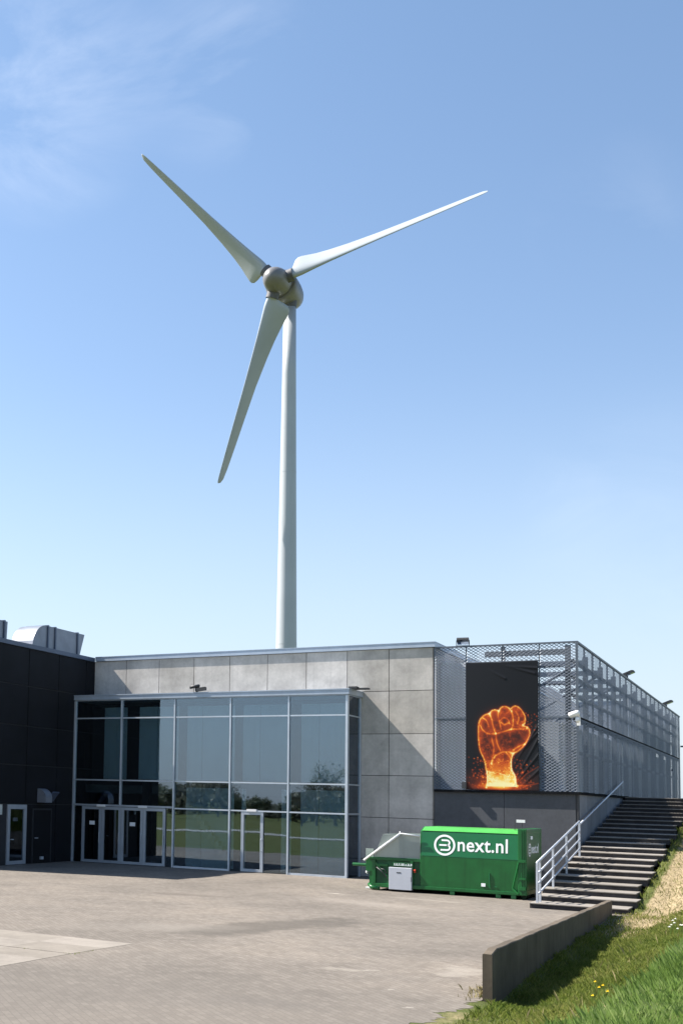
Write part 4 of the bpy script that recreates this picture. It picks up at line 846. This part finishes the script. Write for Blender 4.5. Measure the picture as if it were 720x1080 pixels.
def blade(bd, pitch0):
    bd = bd.normalized(); T = FRONT.cross(bd).normalized(); Nn = bd.cross(T).normalized()
    # stations: r/L, chord, thickness ratio, twist(deg), sweep offset
    st_ = [(0.060, 1.25, 1.0, 4), (0.084, 1.30, 1.0, 4), (0.090, 2.5, 0.44, 4), (0.098, 3.20, 0.33, 4), (0.112, 3.55, 0.29, 4), (0.13, 3.58, 0.28, 3), (0.155, 3.44, 0.26, 1), (0.20, 3.10, 0.24, -2), (0.27, 2.66, 0.22, -4), (0.36, 2.26, 0.20, -6), (0.5, 1.78, 0.18, -8), (0.65, 1.50, 0.17, -10), (0.8, 1.24, 0.16, -11), (0.92, 1.00, 0.15, -12), (0.975, 0.78, 0.15, -12), (0.995, 0.45, 0.15, -12), (1.0, 0.06, 0.15, -12)]
    V = []; n = 28; Fc = []
    for j, (rr, chd, tk, tw) in enumerate(st_):
        a = math.radians(pitch0 + tw); cdir = T * math.cos(a) + Nn * math.sin(a); tdir = -T * math.sin(a) + Nn * math.cos(a)
        le = 0.5 if tk >= 0.99 else 0.5 - 0.29 * min(1, (1 - tk) / 0.7)
        for k in range(n):
            th_ = 2 * math.pi * k / n; xc = 0.5 * (1 - math.cos(th_)); 
            circ = 0.5 * math.sin(th_)
            yt = 5 * tk * (0.2969 * math.sqrt(max(xc, 0)) - 0.126 * xc - 0.3516 * xc ** 2 + 0.2843 * xc ** 3 - 0.1036 * xc ** 4) * (1 if th_ <= math.pi else -0.8)
            w_ = min(1, max(0, (tk - 0.35) / 0.65)); yy = yt * (1 - w_) + circ * tk * w_
            p = HUB + bd * (rr * BL) + cdir * ((xc - le) * chd) + tdir * (yy * chd) + FRONT * (0.0)
            V.append(tuple(p))
    for j in range(len(st_) - 1):
        for k in range(n): k2 = (k + 1) % n; Fc.append((j * n + k, j * n + k2, (j + 1) * n + k2, (j + 1) * n + k))
    m_ = MB(); m_.v = V; m_.f = Fc + [tuple(range(n))[::-1], tuple(range((len(st_) - 1) * n, len(st_) * n))]; m_.mi = [0] * len(m_.f)
    b_ = rel(m_.build('blade', 'blade_white', None, smooth=True), wt)
    rel(MB().tube([HUB + bd * 1.5, HUB + bd * 2.42], [0.86, 0.86], 28).build('root_collar', 'collar_dark'), b_)
PITCH = -33
for b_ in BDIR: blade(b_, PITCH)
part(MB().tube([tuple(HUB - FRONT * 4.6 + Vector((0, 0, 1.8))), tuple(HUB - FRONT * 4.6 + Vector((0, 0, 2.9)))], 0.05, 6), 'wind_vane', 'collar_dark', wt)

# ------------------------------------------------------------------ grass, flowers
def inside_wall(X, Y):
    t = (Y + 27.1) / 17.05; return X > 10.62 - 0.56 * np.clip(t, 0, 1) + 0.17
def blades(name, pts, hmin, hmax, wdt, mat, lean=0.5, patch=None, lab=None):
    n = len(pts); X, Y = pts[:, 0], pts[:, 1]; Z = height(X, Y)
    an = rng.uniform(0, 2 * np.pi, n); hh = rng.uniform(hmin, hmax, n) * (patch if patch is not None else 1); ln = rng.uniform(0.1, lean, n) * hh; la = rng.uniform(0, 2 * np.pi, n)
    dx, dy = np.cos(an) * wdt / 2, np.sin(an) * wdt / 2; ox, oy = np.cos(la) * ln, np.sin(la) * ln
    P = np.stack([np.stack([X - dx, Y - dy, Z], 1), np.stack([X + dx, Y + dy, Z], 1), np.stack([X + dx * .7 + ox * .35, Y + dy * .7 + oy * .35, Z + hh * .6], 1), np.stack([X + ox, Y + oy, Z + hh], 1)], 1)
    V = P.reshape(-1, 3); b = np.arange(n) * 4; Fq = np.stack([b, b + 1, b + 2, b + 3], 1)
    o = link(name, np_mesh(name, V, Fq), mat); o['kind'] = 'stuff'; o['label'] = lab; o['category'] = 'grass'; return o
def scatter(n, x0, x1, y0, y1):
    return np.stack([rng.uniform(x0, x1, n), rng.uniform(y0, y1, n)], 1)
def lowfreq(X, Y, s=1.0): return 0.5 + 0.25 * np.sin(X * 2.1 * s + 1.3 * np.sin(Y * 0.9 * s)) + 0.25 * np.sin(Y * 1.7 * s + 1.1 * np.sin(X * 1.3 * s + 2))
p = scatter(250000, 9.4, 17, -34, -9.6); p = p[inside_wall(p[:, 0], p[:, 1])]
dr = dryness(p[:, 0], p[:, 1]); keep = rng.random(len(p)) > dr * 0.93
edge_ok = (p[:, 1] > -27.2) | (p[:, 0] > 10.62 - 0.09 * (-27.2 - p[:, 1]) + 0.1 * np.sin(p[:, 1] * 5.1) + 0.07 * np.sin(p[:, 1] * 11.7 + 1) - 0.12 + 0.25 * (rng.random(len(p)) < 0.5) * rng.random(len(p)))
p = p[keep & edge_ok]
blades('short_grass', p, 0.035, 0.10, 0.010, 'grass_blades', 1.0, 0.5 + 0.9 * lowfreq(p[:, 0], p[:, 1], 2.3), 'short green lawn grass beside the low concrete wall')
def tallmask(X, Y): return sstep(0, 1, ((X - 12.45) - 0.06 * (Y + 30)) / 0.5 + 0.8 * (lowfreq(X, Y, 1.7) - 0.5)) * (Y < -17.5)
p = scatter(190000, 11.6, 16, -36, -17.5); p = p[rng.random(len(p)) < tallmask(p[:, 0], p[:, 1])]
blades('tall_grass', p, 0.12, 0.28, 0.008, 'tall_blades', 0.65, 0.6 + 0.6 * lowfreq(p[:, 0], p[:, 1], 3), 'tall loose green grass in the lower right corner')
p = scatter(62000, 10.5, 17, -16, 14); p = p[rng.random(len(p)) < dryness(p[:, 0], p[:, 1]) * 0.55]
blades('dry_grass', p, 0.03, 0.08, 0.012, 'dry_blades', 1.2, None, 'dry straw coloured grass on the bank beside the stairs')
p = scatter(27000, 10.46, 17, -10, 14); e_ = np.abs(p[:, 0] - 10.72 - 0.15 * np.sin(p[:, 1] * 1.9)); pr = np.where(p[:, 1] > 0, 0.6, 0.26) * lowfreq(p[:, 0], p[:, 1], 1.1) + 0.5 * (e_ < 0.22) * lowfreq(p[:, 0], p[:, 1], 2.0)
p = p[rng.random(len(p)) < pr]
blades('bank_weeds', p, 0.06, 0.20, 0.018, 'grass_blades', 0.8, 0.5 + 0.7 * lowfreq(p[:, 0], p[:, 1], 2.9), 'green weeds along the edge of the stairs and up the bank')
p = np.concatenate([np.stack([np.linspace(3.53, 3.42, 500) + rng.normal(0, 0.03, 500), np.linspace(-25.3, -29.3, 500)], 1), np.stack([rng.uniform(0.5, 3.4, 160), -27.11 + rng.normal(0, 0.02, 160)], 1)])
p = p[lowfreq(p[:, 0] * 3, p[:, 1], 1.9) > 0.62]
blades('joint_weeds', p, 0.03, 0.10, 0.02, 'grass_blades', 0.8, None, 'small green weeds growing in the joints of the pale slabs')

FLOWERS_Y = [(12.07, -26.47, 0), (12.30, -27.69, 1), (12.38, -27.85, 2), (12.34, -28.48, 0), (12.52, -28.44, 1)]
FLOWERS_W = [(12.23, -16.95, 0), (12.21, -16.3, 1), (12.32, -16.8, 2), (12.45, -17.5, 0), (12.38, -18.9, 1), (12.45, -18.5, 2), (12.52, -18.9, 0), (12.6, -18.8, 1)]
p = scatter(2200, 11.6, 16, -33, -15); p = p[rng.random(len(p)) < np.maximum(tallmask(p[:, 0], p[:, 1]), 0.12) * 0.8]
blades('dead_stems', p, 0.10, 0.24, 0.005, 'dry_blades', 0.6, None, 'thin dead straw stems standing among the tall grass')
t_ = rng.uniform(0, 1, 900); p = np.stack([10.60 - 0.56 * t_ - np.abs(rng.normal(0, 0.035, 900)), -27.15 + 17.0 * t_], 1); p = np.concatenate([p[lowfreq(p[:, 0] * 2, p[:, 1], 1.3) > 0.6], np.stack([rng.normal(10.48, 0.10, 260), rng.normal(-26.2, 0.5, 260)], 1)])
p = p[p[:, 0] < 10.60 - 0.56 * (p[:, 1] + 27.1) / 17.0]
blades('wall_weeds', p, 0.03, 0.12, 0.012, 'dry_blades', 0.9, None, 'yellowish weeds at the foot of the low concrete wall on the paved side')
def flower(name, x, y, h, r, mat, label, group):
    z = float(height(x, y)); t = thing(name, label, 'flower', (x, y, z), random.uniform(0, 6), group)
    MB().tube([(0, 0, 0), (0.02, 0.0, h * 0.6), (0.01, 0.01, h)], 0.006, 5).build('stem', 'tall_blades', t)
    hb = MB()
    for k in range(12):
        a = 2 * math.pi * k / 12; hb.face([(0.01, 0.01, h), (0.01 + r * math.cos(a - .25), 0.01 + r * math.sin(a - .25), h + 0.012), (0.01 + r * 1.1 * math.cos(a), 0.01 + r * 1.1 * math.sin(a), h + 0.006), (0.01 + r * math.cos(a + .25), 0.01 + r * math.sin(a + .25), h + 0.012)])
        hb.face([(0.01, 0.01, h + 0.01), (0.01 + r * .6 * math.cos(a - .3), 0.01 + r * .6 * math.sin(a - .3), h + 0.025), (0.01 + r * .6 * math.cos(a + .3), 0.01 + r * .6 * math.sin(a + .3), h + 0.025)])
    hb.build('flower_head', mat, t); return t
for x, y, k in FLOWERS_Y: flower('dandelion', x, y, 0.16 + 0.03 * (k % 3), 0.021, 'yellow_petal', 'yellow dandelion at the edge of the tall grass by the concrete wall', 'dandelions in the grass')
for x, y, k in FLOWERS_W: flower('white_flower', x, y, 0.22 + 0.05 * (k % 3), 0.026, 'white_petal', 'white umbel flower in a small cluster on the grass bank at the right edge', 'white flowers on the bank')

# ------------------------------------------------------------------ trees across the meadow (behind the viewer, mirrored in the glass)
def tree_parts(seed, h, bare):
    r = random.Random(seed); tk = MB(); tips = []
    def grow(p, d, ln, rad, lev):
        pts = [p]; q = p.copy(); dd = d.copy()
        for i in range(4):
            dd = (dd + Vector((r.uniform(-.16, .16), r.uniform(-.16, .16), r.uniform(-.03, .12)))).normalized(); q = q + dd * ln / 4; pts.append(q.copy())
        tk.tube(pts, [rad * (1 - 0.13 * i) for i in range(5)], 6 if lev < 2 else 4, caps=False)
        if lev >= (4 if bare else 3): tips.append(q.copy()); return
        for k in range(r.choice((3, 3, 4))):
            a = r.uniform(0, 6.28); nd = (dd * 0.75 + Vector((math.cos(a), math.sin(a), r.uniform(-0.1, 0.5))) * r.uniform(0.5, 0.8)).normalized()
            grow(pts[r.choice((2, 3, 4))], nd, ln * r.uniform(0.6, 0.8), rad * 0.55, lev + 1)
        tips.append(q.copy())
    grow(Vector((0, 0, 0)), Vector((0, 0, 1)), h * 0.36, h * 0.026, 0)
    V = []; n = 2 if bare else 22; sz = h * (0.012 if bare else 0.022)
    for t in tips:
        for _ in range(n):
            c = t + Vector((r.gauss(0, h * 0.045), r.gauss(0, h * 0.045), r.gauss(0, h * 0.035))); u = Vector((r.gauss(0, 1), r.gauss(0, 1), r.gauss(0, 1))).normalized(); w = u.orthogonal().normalized()
            s_ = sz * r.uniform(0.6, 1.5); V += [tuple(c - u * s_ - w * s_ * .5), tuple(c + u * s_ - w * s_ * .5), tuple(c + u * s_ + w * s_ * .6), tuple(c - u * s_ + w * s_ * .6)]
    return tk.mesh('trunk'), np_mesh('crown', V, np.arange(len(V)).reshape(-1, 4))
kinds = [tree_parts(11, 10, True), tree_parts(12, 9, False), tree_parts(13, 10, True), tree_parts(14, 8, False)]
for a, b in kinds: a.materials.append(MATS['bark']); b.materials.append(MATS['leaves'])
tl = ['bare spring tree standing behind the meadow opposite the glass front', 'leafy bushy tree standing behind the meadow opposite the glass front']
rt = random.Random(21)
for x, y, k, sc in [(-72, -122, 1, 1.0), (-66, -116, 3, 1.15), (-61, -124, 0, .9), (-86, -118, 1, .9), (-78, -128, 3, 1.0), (-58, -132, 1, .75), (-53, -128, 3, .75), (-55, -120, 1, .8), (-47, -122, 0, 1.0), (-44, -120, 2, 1.1), (-41, -119, 0, 1.25), (-38, -121, 2, 1.2), (-34, -118, 0, 1.0), (-50, -140, 1, .7), (-42, -142, 3, .7), (-34, -140, 1, .7), (-28, -138, 3, .8), (-64, -136, 1, .8), (-95, -126, 3, .9), (-24, -120, 2, 1.0), (-18, -125, 1, .9), (-8, -128, 3, .9)]:
    t = thing('bare_tree' if k in (0, 2) else 'leafy_tree', tl[0] if k in (0, 2) else tl[1], 'tree', (x, y, -0.05), rt.uniform(0, 6.28), 'trees beyond the meadow'); sc *= 0.72; t.scale = (sc, sc, sc * rt.uniform(0.9, 1.1))
    for nm, me_ in (('trunk', kinds[k][0]), ('crown', kinds[k][1])):
        o = bpy.data.objects.new(nm, me_); COL.objects.link(o); o.parent = t

wv_, wf = [], 0
rw = np.random.default_rng(4); n = 26000
ang = rw.uniform(-130, 40, n); hx = ang; top = 4.2 + 1.3 * np.sin(hx * 0.11) + 0.9 * np.sin(hx * 0.31 + 1) + 0.6 * np.sin(hx * 0.77)
px3 = np.stack([hx, -168 + rw.normal(0, 3.5, n) - 0.06 * hx, top * np.sqrt(rw.uniform(0, 1, n))], 1)
u3 = rw.normal(0, 1, (n, 3)); u3 /= np.linalg.norm(u3, axis=1)[:, None]; w3 = np.cross(u3, rw.normal(0, 1, (n, 3))); w3 /= np.linalg.norm(w3, axis=1)[:, None]; s3 = rw.uniform(0.15, 0.42, n)[:, None]
Vw = np.stack([px3 - u3 * s3 - w3 * s3, px3 + u3 * s3 - w3 * s3, px3 + u3 * s3 + w3 * s3, px3 - u3 * s3 + w3 * s3], 1).reshape(-1, 3)
o = link('far_wood', np_mesh('far_wood', Vw, np.arange(n * 4).reshape(-1, 4)), 'wood_leaves'); o['kind'] = 'stuff'; o['label'] = 'low brownish wood along the far edge of the meadow'; o['category'] = 'wood'
